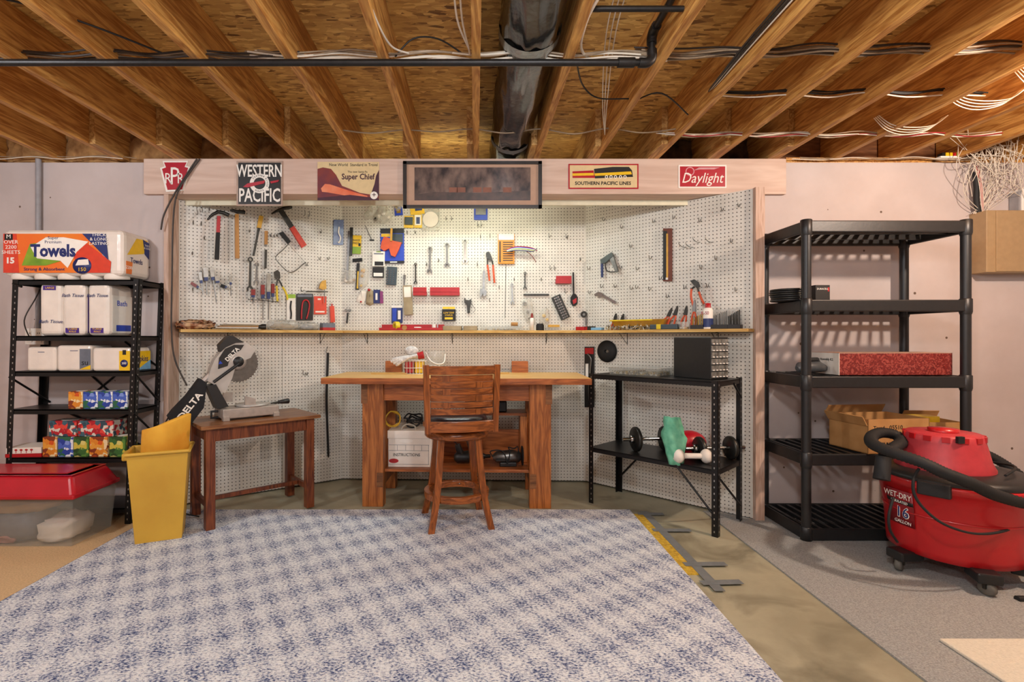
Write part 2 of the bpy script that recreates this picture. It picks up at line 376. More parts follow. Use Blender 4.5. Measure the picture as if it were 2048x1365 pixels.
def rug_mat():
    m = bpy.data.materials.new('blue_rug'); m.use_nodes = True; nt = m.node_tree; L = nt.links; b = nt.nodes['Principled BSDF']
    tc = nd(nt, 'ShaderNodeTexCoord')
    # wobble
    wn = nd(nt, 'ShaderNodeTexNoise'); wn.inputs['Scale'].default_value = 28; wn.inputs['Detail'].default_value = 3; L.new(tc.outputs['Object'], wn.inputs['Vector'])
    wm = nd(nt, 'ShaderNodeVectorMath', operation='MULTIPLY_ADD'); wm.inputs[1].default_value = (0.075, 0.075, 0); L.new(wn.outputs['Color'], wm.inputs[0]); L.new(tc.outputs['Object'], wm.inputs[2])
    rt = nd(nt, 'ShaderNodeMapping'); rt.inputs['Rotation'].default_value = (0, 0, -0.53); L.new(wm.outputs[0], rt.inputs[0])
    sp = nd(nt, 'ShaderNodeSeparateXYZ'); L.new(rt.outputs[0], sp.inputs[0])
    bands = []
    for i, per in ((0, 0.105), (1, 0.206)):
        d = nd(nt, 'ShaderNodeMath', operation='DIVIDE'); d.inputs[1].default_value = per; L.new(sp.outputs[i], d.inputs[0])
        f = nd(nt, 'ShaderNodeMath', operation='PINGPONG'); f.inputs[1].default_value = 0.5; L.new(d.outputs[0], f.inputs[0])
        r = nd(nt, 'ShaderNodeMapRange'); r.inputs[1].default_value = 0.12; r.inputs[2].default_value = 0.4; r.inputs[3].default_value = 0.36; r.inputs[4].default_value = 0.88; L.new(f.outputs[0], r.inputs[0]); bands.append(r)
    ad = nd(nt, 'ShaderNodeMath', operation='ADD'); L.new(bands[0].outputs[0], ad.inputs[0]); L.new(bands[1].outputs[0], ad.inputs[1])
    hf = nd(nt, 'ShaderNodeMath', operation='MULTIPLY'); hf.inputs[1].default_value = 0.5; L.new(ad.outputs[0], hf.inputs[0])
    # tuft noise
    mp = nd(nt, 'ShaderNodeMapping'); mp.inputs['Scale'].default_value = (1, 1.6, 1); L.new(tc.outputs['Object'], mp.inputs[0])
    tn = nd(nt, 'ShaderNodeTexNoise'); tn.inputs['Scale'].default_value = 85; tn.inputs['Detail'].default_value = 3; tn.inputs['Roughness'].default_value = 0.7; L.new(mp.outputs[0], tn.inputs['Vector'])
    t2 = nd(nt, 'ShaderNodeMath', operation='MULTIPLY_ADD'); t2.inputs[1].default_value = 3.9; t2.inputs[2].default_value = -1.95; L.new(tn.outputs['Fac'], t2.inputs[0])
    s = nd(nt, 'ShaderNodeMath', operation='ADD'); L.new(hf.outputs[0], s.inputs[0]); L.new(t2.outputs[0], s.inputs[1])
    cr = nd(nt, 'ShaderNodeValToRGB'); e = cr.color_ramp.elements
    e[0].position = 0.0; e[0].color = (*srgb('#47537c'), 1); e[1].position = 1.0; e[1].color = (*srgb('#f0f3f6'), 1)
    q = e.new(0.28); q.color = (*srgb('#8b97b6'), 1); q = e.new(0.5); q.color = (*srgb('#c6cbd6'), 1)
    L.new(s.outputs[0], cr.inputs['Fac']); L.new(cr.outputs[0], b.inputs['Base Color']); b.inputs['Roughness'].default_value = 0.95; b.inputs['Specular IOR Level'].default_value = 0.1
    bp = nd(nt, 'ShaderNodeBump'); bp.inputs['Strength'].default_value = 0.9; bp.inputs['Distance'].default_value = 0.012; L.new(tn.outputs['Fac'], bp.inputs['Height']); L.new(bp.outputs['Normal'], b.inputs['Normal'])
    MATS['blue_rug'] = m
rug_mat()
mat('grey_carpet', '#a9a9a6', 0.95, var=0.2, scale=160, bump=0.5, thresh=(.3, .65), spec=0.1)
mat('beige_carpet', '#d9b98e', 0.95, var=0.12, scale=120, bump=0.5, spec=0.1)
mat('cream_mat', '#ded6c4', 0.95, var=0.06, scale=120, bump=0.5, spec=0.1)
mat('foam_yellow', '#d9b53c', 0.9, scale=60, col2='#a5801f', bump=0.4)
mat('duct_tape', '#7b7f80', 0.45, var=0.1, scale=40)
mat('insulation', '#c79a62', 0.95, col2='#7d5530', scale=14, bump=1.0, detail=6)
mat('dark_wood_rim', '#8a5a34', 0.7, col2='#5a361c', scale=10, stretch=(1, 6, 6))
mat('black_iron', '#231f1d', 0.45, metal=0.4, var=0.2, scale=25, bump=0.1)
mat('grey_conduit', '#9a9799', 0.5, var=0.1, scale=20)

# ------------------------------------------------------------------ setting: floor, walls, ceiling
WY = 3.50            # face of the concrete wall
JB, JT = 2.40, 2.635  # joist bottom / top
struct('floor', MB().bx(-4.6, 4.8, -2.8, 4.6, -0.1, 0), 'floor_concrete')
# concrete wall with the pocket that holds the beam; alcove opening between the two halves
struct('wall_back_left', MB().prism([(-4.6, 0), (-2.116, 0), (-2.116, 2.16), (-2.25, 2.16), (-2.25, 2.385), (-4.6, 2.385)], WY, WY+0.25, 'y'), 'painted_concrete')
struct('wall_back_right', MB().prism([(1.93, 0), (4.8, 0), (4.8, 2.385), (2.10, 2.385), (2.10, 2.16), (1.93, 2.16)], WY, WY+0.25, 'y'), 'painted_concrete')
struct('wall_alcove', MB().bx(-2.6, 2.6, 4.42, 4.55, 0, 2.66).bx(-2.6, -2.5, WY+0.25, 4.42, 0, 2.66).bx(2.5, 2.6, WY+0.25, 4.42, 0, 2.66), 'painted_concrete')
struct('wall_left', MB().bx(-4.75, -4.6, -2.8, 3.75, 0, 2.66), 'painted_concrete')
struct('wall_right', MB().bx(4.8, 4.95, -2.8, 3.75, 0, 2.66), 'painted_concrete')
struct('wall_front', MB().bx(-4.75, 4.95, -2.95, -2.8, 0, 2.66), 'painted_concrete')
# rim boards and sill plates above the concrete
struct('trim_1', MB().bx(-4.6, -2.25, WY+0.11, WY+0.15, 2.385, JT), 'dark_wood_rim')
struct('trim_2', MB().bx(2.10, 4.8, WY+0.11, WY+0.15, 2.385, JT), 'dark_wood_rim')
struct('trim_3', MB().bx(2.12, 4.8, WY+0.0, WY+0.14, 2.385, 2.42), 'joist_wood')
# header beam
struct('beam', MB().bx(-2.25, 2.10, 3.465, 3.62, 2.16, JB), 'painted_beam', bevel=0.003)
# ceiling: OSB sheets and joists
ceil = struct('ceiling', MB().bx(-4.7, 4.9, -2.9, 4.6, JT+0.016, JT+0.06), 'osb')
ys = [-2.8, -0.36, 0.86, 2.06, 3.275, 4.55]
for i in range(len(ys)-1):
    off = 0.0 if i % 2 else 1.22
    xs = [-4.7]+[x for x in (-4.45+off, -2.01+off, 0.43+off, 2.87+off) if x < 4.8]+[4.9]
    for j in range(len(xs)-1):
        MB().bx(xs[j]+0.0015, xs[j+1]-0.0015, ys[i]+0.0015, ys[i+1]-0.0015, JT, JT+0.018).build('osb_panel', 'osb', ceil)
jm = MB().bx(-0.019, 0.019, -2.8, 3.60, JB, JT)
j0 = jm.build('joist', 'joist_wood', ceil, bevel=0.002)
first = True
for k in range(-11, 12):
    X = k*0.4064
    o = j0 if first else j0.copy()
    if not first: COL.objects.link(o)
    first = False
    o.location = (X, 0, 0); o.parent = ceil
l0 = MB().bx(-0.019, 0.019, 3.2, 4.42, JB, JT).build('lapped_joist', 'lap_wood', ceil, bevel=0.002)
first = True
for k in range(-6, 6):
    X = k*0.4064
    o = l0 if first else l0.copy()
    if not first: COL.objects.link(o)
    first = False
    o.location = (X+(0.039 if k < -2 else -0.039), 0.02*((k*7) % 3), 0); o.parent = ceil
# pegboards
BL = Plane((-2.09, 3.60), (-1.115, 4.27)); BC = Plane((-1.115, 4.27), (0.90, 4.20)); BR = Plane((0.90, 4.20), (1.80, 3.33))
def pegboard(P, a0, a1, b0, b1, label, notch=None):
    pts = notch if notch else [(a0, b0), (a1, b0), (a1, b1), (a0, b1)]
    o = MB().prism(pts, -0.006, 0).build('pegboard', 'pegboard_white', None, P.Mab(0, 0, 0))
    return tag(o, label, 'pegboard', 'white pegboards lining the alcove')
pegboard(BL, 0.0, BL.len, 1.222, 2.157, 'white pegboard with hammers and screwdrivers, angled beside the towel shelf', [(0, 1.222), (BL.len, 1.222), (BL.len, 2.37), (.14, 2.37), (.14, 2.157), (0, 2.157)])
pegboard(BL, 0.0, 0.70, 0.012, 1.219, 'white pegboard sheet behind the power saw, below the wooden shelf')
pegboard(BL, 0.702, BL.len, 0.012, 1.219, 'narrow white pegboard sheet with hanging black strap, left of the workbench')
pegboard(BC, 0.0, BC.len, 1.222, 2.37, 'white pegboard with wrenches and red trays above the workbench')
pegboard(BC, 0.0, BC.len, 0.012, 1.219, 'white pegboard sheet behind the wooden workbench')
pegboard(BR, 0.0, BR.len, 1.222, 2.157, 'white pegboard with many empty hooks and a stapler', [(0, 1.222), (BR.len, 1.222), (BR.len, 2.157), (.75, 2.157), (.75, 2.37), (0, 2.37)])
pegboard(BR, 0.0, BR.len, 0.012, 1.219, 'white pegboard sheet behind the low black metal shelf')
# studs that carry the pegboards at the alcove mouth
struct('trim_4', MB().prism([(-2.116, 3.47), (-2.085, 3.47), (-2.085, 3.592), (-2.116, 3.62)], 0, 2.16), 'frame_stud')
struct('trim_6', MB().prism([(1.803, 3.30), (1.86, 3.30), (1.86, 3.40), (1.803, 3.345)], 0, 2.16), 'frame_stud')
struct('trim_7', MB().bx(1.862, 1.93, 3.42, 3.50, 0, 2.16), 'frame_stud')
# wood nailer strip under the beam at the back of the header
struct('trim_8', MB().bx(-2.1, 1.79, 3.622, 3.64, 2.125, 2.19), mat('cream_paint', '#e2dcc0', .6, var=.05))
# floor coverings
tag(MB().bx(-2.12, 1.05, -2.7, 3.50, 0, 0.014).build('area_rug', 'blue_rug', bevel=0.004), 'large blue and white checked pile rug covering the middle of the floor', 'rug')
tag(MB().bx(-4.58, -2.13, -2.7, 3.49, 0, 0.008).build('carpet', 'beige_carpet'), 'beige carpet under the red lidded bin', 'carpet')
tag(MB().bx(1.55, 4.78, -2.7, 3.49, 0, 0.008).build('carpet', 'grey_carpet'), 'grey low pile carpet under the shop vacuum', 'carpet')
tag(MB().bx(1.80, 3.6, -1.5, 1.99, 0.008, 0.02).build('floor_mat', 'cream_mat', bevel=0.004), 'cream floor mat lying on the grey carpet', 'mat')
tag(MB().bx(1.05, 1.125, 2.56, 3.42, 0.0, 0.009).build('carpet_pad', 'foam_yellow'), 'yellow foam carpet pad sticking out beside the blue rug', 'carpet pad')
pad_t = thing('tape_strip', 'long grey duct tape strip along the yellow foam pad', 'tape', (1.13, 3.0, 0))
MB().bx(-0.02, 0.03, -0.62, 0.47, 0.009, 0.0105).build('strip', 'duct_tape', pad_t)
for i, (ya, l) in enumerate(((3.42, 0.11), (3.13, 0.17), (2.66, 0.16), (2.46, 0.14))):
    tag(MB().bx(-0.06, l, -0.022, 0.022, 0.0105, 0.012).build('tape_piece', 'duct_tape', None, T((1.14, ya, 0)) @ RZ(-0.06+0.04*i)), 'short grey duct tape piece stuck across the foam pad edge', 'tape', 'grey tape pieces on the concrete')
# insulation batts in the joist bays over the wall
def batt(x0, x1, y, zlo=2.39, zhi=2.63, seed=1):
    r = random.Random(seed); rows = []
    nx, nz = 14, 8
    for i in range(nz+1):
        z = zlo+(zhi-zlo)*i/nz; row = []
        for j in range(nx+1):
            x = x0+(x1-x0)*j/nx
            row.append((x, y-0.05*math.sin(PI*j/nx)*math.sin(PI*min(1, (i+1)/nz))-r.random()*0.025, z+r.uniform(-.01, .01)))
        rows.append(row)
    return MB().sheet(rows)
for k in range(-9, -3):
    y = 3.56 if k < -5 else 3.72
    o = batt(k*0.4064+0.022, (k+1)*0.4064-0.022, y, seed=k+50).build('insulation_batt', 'insulation', None, solid=0.03)
    tag(o, 'fuzzy tan insulation batt stuffed between joists above the left wall', 'insulation', 'insulation batts between joists')
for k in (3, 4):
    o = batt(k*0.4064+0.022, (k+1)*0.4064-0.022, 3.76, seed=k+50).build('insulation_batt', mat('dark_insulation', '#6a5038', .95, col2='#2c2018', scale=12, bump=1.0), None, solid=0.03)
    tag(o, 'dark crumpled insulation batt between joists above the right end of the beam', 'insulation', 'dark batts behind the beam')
# ------------------------------------------------------------------ shared object materials
mat('black_steel', '#1b1a1a', 0.38, metal=0.3, var=0.15, scale=20)
mat('black_plastic', '#1f1f20', 0.42, var=0.12, scale=40, bump=0.05)
mat('bolt_metal', '#c9c7c2', 0.3, metal=0.9)
mat('chrome', '#b4b4b2', 0.18, metal=1.0, var=0.05)
mat('steel', '#7e7d7a', 0.33, metal=0.9, var=0.15)
mat('dark_steel', '#474642', 0.4, metal=0.8, var=0.2)
mat('white_plastic', '#efeae2', 0.4, var=0.04)
mat('paper_white', '#efe6da', 0.7, var=0.05, scale=12)
mat('wrap_white', '#efe4d8', 0.25, var=0.06, scale=9, bump=0.35, bscale=14, coat=0.5)
mat('orange_print', '#e8621c', 0.35, col2='#e8861c', scale=3, coat=0.4)
mat('red_print', '#dd3d1e', 0.35, var=0.08, coat=0.4)
mat('navy', '#1f2c6a', 0.4, var=0.08)
mat('lime', '#8fae2c', 0.4, col2='#5f8a26', scale=10)
mat('yellow_print', '#f0c31c', 0.4, var=0.05)
mat('white_print', '#f2ece2', 0.5, var=0.03)
mat('black_print', '#171514', 0.5, var=0.1)
mat('purple', '#4a2a8c', 0.4, var=0.1)
mat('sky_blue', '#7db4dc', 0.4, var=0.1)
mat('blue_print', '#2348c0', 0.4, var=0.1)
mat('grey_print', '#6e7480', 0.5, var=0.1)
mat('red_plastic', '#c01226', 0.35, var=0.1, scale=6, coat=0.2)
mat('red_paint', '#b81a20', 0.4, var=0.1)
mat('yellow_plastic', '#d6ac3e', 0.45, col2='#c79a34', scale=4)
mat('foam_orange', '#efb840', 0.8, col2='#e29a28', scale=8, bump=0.3)
mat('cardboard', '#b98a54', 0.8, col2='#a67743', scale=10, bump=0.1)
mat('green_cloth', '#7fc7a4', 0.7, col2='#57a886', scale=20)
mat('rubber', '#1a1a1b', 0.7, var=0.15)
mat('clear_plastic', '#cfcfc8', 0.12, alpha=0.34, var=0.05)
mat('milky_plastic', '#b9b7ac', 0.25, alpha=0.22, var=0.08, scale=6)
mat('clear_bag', '#e6e2d6', 0.15, alpha=0.35, var=0.1, bump=0.8, bscale=18)
mat('brass', '#b08d3e', 0.35, metal=0.9)
def floral(name, cols, scale=42):
    m = bpy.data.materials.new(name); m.use_nodes = True; nt = m.node_tree; L = nt.links; b = nt.nodes['Principled BSDF']
    tc = nd(nt, 'ShaderNodeTexCoord'); nz = nd(nt, 'ShaderNodeTexNoise'); nz.inputs['Scale'].default_value = 14; L.new(tc.outputs['Object'], nz.inputs['Vector'])
    ma = nd(nt, 'ShaderNodeVectorMath', operation='MULTIPLY_ADD'); ma.inputs[1].default_value = (.05, .05, .05); L.new(nz.outputs['Color'], ma.inputs[0]); L.new(tc.outputs['Object'], ma.inputs[2])
    vo = nd(nt, 'ShaderNodeTexVoronoi'); vo.inputs['Scale'].default_value = scale; L.new(ma.outputs[0], vo.inputs['Vector'])
    se = nd(nt, 'ShaderNodeSeparateColor'); L.new(vo.outputs['Color'], se.inputs[0])
    cr = nd(nt, 'ShaderNodeValToRGB'); cr.color_ramp.interpolation = 'CONSTANT'
    for i, c in enumerate(cols):
        e = cr.color_ramp.elements[i] if i < 2 else cr.color_ramp.elements.new(0.5)
        e.position = i/len(cols); e.color = (*srgb(c), 1)
    L.new(se.outputs[0], cr.inputs['Fac']); L.new(cr.outputs[0], b.inputs['Base Color']); b.inputs['Roughness'].default_value = 0.45
    MATS[name] = m
floral('floral_orange', ['#e08a2a', '#e8a23c', '#d8581e', '#8a3a1c', '#f0d8a8', '#e08a2a'])
floral('floral_blue', ['#2a44a0', '#4a68c4', '#7f98dc', '#2f6a4a', '#e8ecf0', '#2a44a0'])
floral('floral_green', ['#3a6a32', '#d2c04a', '#e0d27a', '#2a4a24', '#5a8a3a', '#d2c04a'])
floral('floral_red', ['#b4202c', '#e0483c', '#3c6472', '#d8d2c4', '#2f4a58', '#e08a7a'])
floral('red_pattern', ['#701f1b', '#641816', '#7a2621', '#94423a', '#6c1c19', '#641816'], 130)
floral('mixed_hardware', ['#8a8478', '#c8c2b4', '#5a544a', '#a58a4a', '#d8d4c8', '#6a665c'], 90)

def lpost(mb, x, y, z0, z1, sx, sy, w=0.036, t=0.003, shear=0.0):
    """slotted angle post; flanges run towards sx / sy; shear leans it in x"""
    for (ax, bx_, ay, by_) in ((x, x+sx*w, y, y+sy*t), (x, x+sx*t, y, y+sy*w)):
        xs = sorted((ax, bx_)); ys_ = sorted((ay, by_))
        vs = [(xx+shear*z, yy, z) for z in (z0, z1) for yy in ys_ for xx in xs]
        mb.add(vs, [(0, 2, 3, 1), (4, 5, 7, 6), (0, 1, 5, 4), (2, 6, 7, 3), (0, 4, 6, 2), (1, 3, 7, 5)])
    return mb
def post_holes(mb, x, y, z0, z1, sx, sy, step=0.04, shear=0.0, w=0.036, r=0.0045):
    """bright slots seen through the post"""
    z = z0
    while z < z1:
        cx = x+sx*w*0.55+shear*z
        mb.lathe([(r, -0.0005), (r, 0.0005)], (cx, y-0.0012, z), 8, Matrix.Rotation(PI/2, 3, 'X')); mb.box((cx, y-0.0006, z), (r*1.3, 0.0012, r*2.2))
        cy = y+sy*w*0.55
        mb.box((x-sx*0.0006+shear*z, cy, z), (0.0012, r*1.3, r*2.2))
        z += step
    return mb
def steel_shelving(name, label, M, w, d, h, tiers, shear=0.0, braces=()):
    t = thing(name, label, 'shelving unit', M)
    for sx in (-1, 1):
        for sy in (-1, 1):
            x = sx*w/2; y = sy*d/2
            p = lpost(MB(), x, y, 0, h, -sx, -sy, shear=shear).build('post', 'black_steel', t)
            mb = MB(); z = 0.03
            while z < h-0.01:
                # punched slots shown as pale marks on both flanges
                mb.box((x-sx*0.020+shear*z, y+sy*0.0004, z), (0.006, 0.0012, 0.011)); mb.box((x+sx*0.0004+shear*z, y-sy*0.020, z), (0.0012, 0.006, 0.011)); z += 0.038
            tag(mb.build('slot_row', 'bolt_metal', p), kind='stuff')
    for z in tiers:
        o = shear*z; b = MB().bx(-w/2+0.003+o, w/2-0.003+o, -d/2+0.003, d/2-0.003, z-0.008, z)
        for y in (-d/2+0.003, d/2-0.006): b.bx(-w/2+0.003+o, w/2-0.003+o, y, y+0.003, z-0.032, z-0.001)
        for x in (-w/2+0.003, w/2-0.006): b.bx(x+o, x+0.003+o, -d/2+0.003, d/2-0.003, z-0.032, z-0.001)
        b.build('shelf', 'black_steel', t)
    for (p0, p1) in braces:
        a = Vector(p0); c = Vector(p1); a.x += shear*a.z; c.x += shear*c.z
        MB().cyl(a, c, 0.007, 6).build('brace', 'black_steel', t)
    return t
# ------------------------------------------------------------------ left shelving unit and what stands on it
SH = 0.0366
LUM = T((-2.585, 3.365, 0.009))
tiers = [0.10, 0.42, 0.725, 0.965, 1.19, 1.545]
hw, hd = 0.40, 0.13
steel_shelving('shelving_unit', 'black slotted steel shelving unit stacked with paper goods', LUM, 0.80, 0.26, 1.55, tiers, SH,
    [((-hw, -hd+.002, .93), (-hw+.05, hd, .74)), ((-hw+.1, hd-.004, .70), (hw-.1, hd-.004, .44)), ((hw-.1, hd-.004, .70), (-hw+.1, hd-.004, .44)), ((hw-.25, hd-.004, 1.15), (hw-.02, hd-.004, .98)),
     ((-.12, hd-.004, .96), (.14, hd-.004, .74)), ((.14, hd-.004, .96), (-.12, hd-.004, .74)), ((hw-.003, -hd, .95), (hw-.003, hd, .74)), ((hw-.003, -hd, .70), (hw-.003, hd, .5)), ((-hw+.003, -hd, 1.52), (-hw+.06, -hd, 1.50))])
def LU(x, y, z):  # a point on the leaning unit
    return Vector((-2.585+x+SH*z, 3.365+y, 0.009+z))
def rbox(mb, x0, x1, y0, y1, z0, z1): return mb.bx(x0, x1, y0, y1, z0, z1)
# big towel pack on top: x 0..235 front face
t = thing('paper_towel_pack', 'orange wrapped multipack of paper towel rolls on top of the black shelving', 'paper towels', LU(0, 0, 1.546))
W0, W1 = -0.45, 0.31
MB().bx(W0, W1, -0.15, 0.13, 0.02, 0.315).build('wrap', 'wrap_white', t, bevel=0.035, seg=3)
for i in range(5):
    MB().lathe([(0.002, 0), (0.066, 0.0), (0.07, 0.01), (0.07, 0.05), (0.06, 0.06)], (W0+0.085+i*0.147, -0.075, 0.0), 20).build('roll', 'paper_white', t)
F = T((0, -0.1515, 0)) @ RX(PI/2)   # front face frame: x right, y up, z toward the viewer
F = F @ T((W0, 0, 0)) @ Matrix.Diagonal((1.13, 1, 1, 1)) @ T((-W0, 0, 0))
def fpanel(parent, pts, m, z, name, Fm=F, th=0.0015): return MB().prism(pts, z, z+th).build(name, m, parent, Fm)
fpanel(t, [(W0+.012, .04), (0.10, .04), (0.12, .285), (W0+.012, .285)], 'orange_print', 0, 'front_print')
fpanel(t, [(W0+.012, .04), (W0+.10, .04), (W0+.085, .285), (W0+.012, .285)], 'red_print', .0012, 'front_print')
fpanel(t, [(-.01, .04), (.155, .04), (.16, .11), (.02, .23), (-.07, .2)], 'red_print', .0012, 'front_print')
fpanel(t, [(0.0, .285), (.13, .285), (.145, .12), (.10, .17)], 'navy', .0018, 'corner_print')
fpanel(t, [(-.335, .085), (-.29, .22), (-.20, .235), (-.10, .12), (-.2, .085)], 'lime', .002, 'swoosh')
fpanel(t, [(-.285, .2), (-.2, .262), (-.1, .262), (.035, .235), (-.03, .17), (-.08, .07), (-.12, .115), (-.25, .13)], 'white_print', .0028, 'swoosh')
MB().lathe([(.0005, 0), (.052, 0), (.052, .0015), (.0005, .0016)], (.0, .085, .003), 24).build('badge', 'navy', t, F)
fpanel(t, [(-.035, .085), (-.02, .12), (.035, .125), (.04, .09)], 'white_print', .0048, 'sheet_picture')
text(t, 'Towels', .105, 'navy', -.16, .175, .0045, M=F, sx=.8, bold=.004)
text(t, 'Super\nPremium', .026, 'navy', -.16, .245, .0045, M=F)
text(t, 'Strong & Absorbent', .028, 'navy', -.21, .062, .0035, M=F)
text(t, 'THICK\n& LONG\nLASTING', .027, 'white_print', .093, .25, .0035, M=F)
text(t, 'OVER\n2200\nSHEETS', .032, 'white_print', -.395, .20, .003, M=F)
text(t, '15', .05, 'white_print', -.40, .115, .003, M=F, bold=.002)
text(t, '150', .032, 'yellow_print', .0, .06, .0048, M=F)
MB().bx(-.43, -.385, .245, .283, .003, .004).build('logo_patch', 'black_print', t, F); text(t, 'M', .035, 'white_print', -.407, .266, .0045, M=F)
S = T((W1+.0012, 0, 0)) @ RZ(PI/2) @ RX(PI/2)   # right end face: x = into depth
fpanel(t, [(-.11, .16), (-.02, .28), (.09, .285), (.05, .19)], 'yellow_print', 0, 'end_print', S)
fpanel(t, [(.04, .285), (.105, .27), (.105, .16), (.06, .19)], 'navy', .001, 'end_print', S)
fpanel(t, [(-.12, .04), (-.07, .04), (-.06, .12), (-.12, .12)], 'orange_print', 0, 'end_print', S)
text(t, 'Towels', .05, 'navy', -.02, .13, .001, M=S, sx=.8); text(t, '2200', .03, 'white_print', -.095, .08, .0018, M=S)
text(t, 'THICK\n& LONG', .018, 'white_print', .085, .24, .0022, M=S)
# bath tissue packs on the second shelf
def bath_pack(x, y, rz, lab, side='purple', letter='Bath Tissue', low=True):
    t = thing('bath_tissue_pack', lab, 'toilet paper', T(LU(x, y, 1.19)) @ RZ(rz), 'bath tissue packs on the second shelf')
    MB().bx(-.072, .072, -.115, .105, 0, .335).build('wrap', 'wrap_white', t, bevel=.03, seg=3)
    Ff = T((0, -.1155, 0)) @ RX(PI/2)
    text(t, letter, .03, 'navy', 0, .255 if low else .09, .0012, M=Ff, shear=.25)
    if low:
        MB().bx(-.045, .04, .018, .05, .0005, .0016).build('label_patch', 'purple', t, Ff); text(t, '9 LARGE\nROLLS', .016, 'yellow_print', 0, .035, .0022, M=Ff)
    else:
        MB().bx(-.045, .03, .29, .318, .0005, .0016).build('label_patch', 'purple', t, Ff); text(t, 'LARGE', .018, 'yellow_print', -.005, .304, .0022, M=Ff)
    Fs = T((.0725, 0, 0)) @ RZ(PI/2) @ RX(PI/2)
    MB().bx(-.085, .09, .02, .26, 0, .001).build('side_print', side, t, Fs)
    if side == 'white_print':
        text(t, 'Bath', .05, 'blue_print', .0, .21, .002, M=Fs); MB().bx(-.05, .08, .03, .07, .001, .002).build('side_band', 'blue_print', t, Fs)
    return t
bath_pack(-.165, -.005, 0.10, 'white bath tissue pack with purple side, tilted against its neighbours', 'purple', low=False)
bath_pack(-.01, -.01, 0.0, 'white bath tissue pack standing between two others on the steel shelf')
bath_pack(.148, -.005, -0.05, 'white bath tissue pack with pale blue printed side beside the shelf post', 'white_print')
# napkin packs on the third shelf
def napkins(x0, x1, h, lab, front=None):
    t = thing('napkin_pack', lab, 'napkins', LU((x0+x1)/2, -.02, .965), 'napkin packs on the third shelf')
    w = (x1-x0)/2
    MB().bx(-w, w, -.10, .10, 0, h).build('wrap', 'wrap_white', t, bevel=.018, seg=3)
    Ff = T((0, -.1008, 0)) @ RX(PI/2); Fs = T((w+.0008, 0, 0)) @ RZ(PI/2) @ RX(PI/2)
    if front == 'grey':
        MB().bx(w*.35, w*.98, .012, h*.86, 0, .001).build('front_print', 'grey_print', t, Ff); text(t, 'su', .05, 'black_print', w*.66, .055, .002, M=Ff)
        MB().prism([(w*.35, .012), (w*.98, .012), (w*.98, .04)], .001, .002).build('front_print', 'yellow_print', t, Ff)
    if front == 'yellow':
        MB().bx(w*.42, w*.98, .005, h*.86, 0, .001).build('front_print', 'yellow_print', t, Ff)
        MB().lathe([(.0005, .002), (.024, .002), (.024, .001)], (w*.68, .05, 0), 18).build('badge', 'navy', t, Ff); text(t, '300', .02, 'white_print', w*.68, .05, .003, M=Ff)
        MB().bx(w*.6, w*.78, .105, .135, .001, .002).build('logo_patch', 'black_print', t, Ff)
        MB().bx(-.085, .095, .005, h*.84, 0, .001).build('side_print', 'yellow_print', t, Fs); text(t, 'napkins', .055, 'navy', .01, h*.5, .002, M=Fs, sx=.75)
        MB().prism([(-.04, .005), (.095, .005), (.095, h*.45)], .001, .002).build('side_band', 'sky_blue', t, Fs)
    else: MB().bx(-w*.2, w*.25, h*.78, h*.8, 0, .001).build('front_line', 'navy', t, Ff)
napkins(-.30, -.115, .155, 'plain white napkin pack at the end of the third steel shelf')
napkins(-.11, .11, .165, 'white napkin pack with a grey printed corner', 'grey')
napkins(.115, .36, .15, 'white napkin pack with yellow printed side', 'yellow')
# tissue boxes
def tissue_box(x, y, z, w, d, h, m, lab, rz=0, flat=False):
    t = thing('tissue_box', lab, 'tissue box', T(LU(x, y, z)) @ RZ(rz), 'patterned tissue boxes on the lower shelves')
    MB().bx(-w/2, w/2, -d/2, d/2, 0, h).build('carton', m, t, bevel=.002)
    MB().prism([(w*.32*math.cos(a*PI/8), d*.32*math.sin(a*PI/8)) for a in range(16)], h, h+.0015).build('opening_flap', 'white_print', t)
    return t
z4 = .725
for i, (x, m, l) in enumerate(((.0, 'floral_orange', 'orange floral cube tissue box alone of its colour on the fourth shelf'), (.095, 'floral_blue', 'blue floral cube tissue box next to the orange one on the fourth shelf'), (.19, 'floral_blue', 'blue floral cube tissue box between its blue twin and the shelf post'), (.285, 'floral_blue', 'blue floral tissue box behind the slotted shelf post'))):
    tissue_box(x, -.04, z4, .092, .11, .108, m, l)
z5 = .42
for x, m, l, w in ((-.145, 'floral_orange', 'orange floral tissue box at the end of the bottom row', .09), (-.045, 'floral_blue', 'blue floral tissue box in the bottom row between orange and green', .095), (.055, 'floral_green', 'green lemon patterned tissue box in the bottom row', .095), (.165, 'floral_orange', 'wide orange floral tissue box in the bottom row', .115), (.285, 'floral_green', 'green and yellow tissue box behind the yellow wastebasket', .10)):
    tissue_box(x, -.045, z5, w, .12, .125, m, l)
for x, w, l in ((-.075, .175, 'red and teal leaf patterned tissue box stacked on the orange and blue ones'), (.135, .225, 'long red and teal leaf patterned tissue box stacked beside its twin')):
    tissue_box(x, -.03, z5+.127, w, .13, .098, 'floral_red', l)
t = thing('gift_box', 'flat white box with red tree silhouettes on the lowest visible shelf', 'box', T(LU(-.30, -.03, z5)) @ RZ(.12))
MB().bx(-.115, .095, -.09, .09, 0, .022).build('base', 'red_paint', t); MB().bx(-.112, .092, -.088, .088, .022, .06).build('lid', 'paper_white', t, bevel=.002)
for i in range(5):
    MB().bx(-.085+i*.03, -.082+i*.03, -.0895, -.088, .026, .044).ball((-.0835+i*.03, -.0888, .046), .009, 8, (1, .12, .7)).build('tree_print', 'red_paint', t)
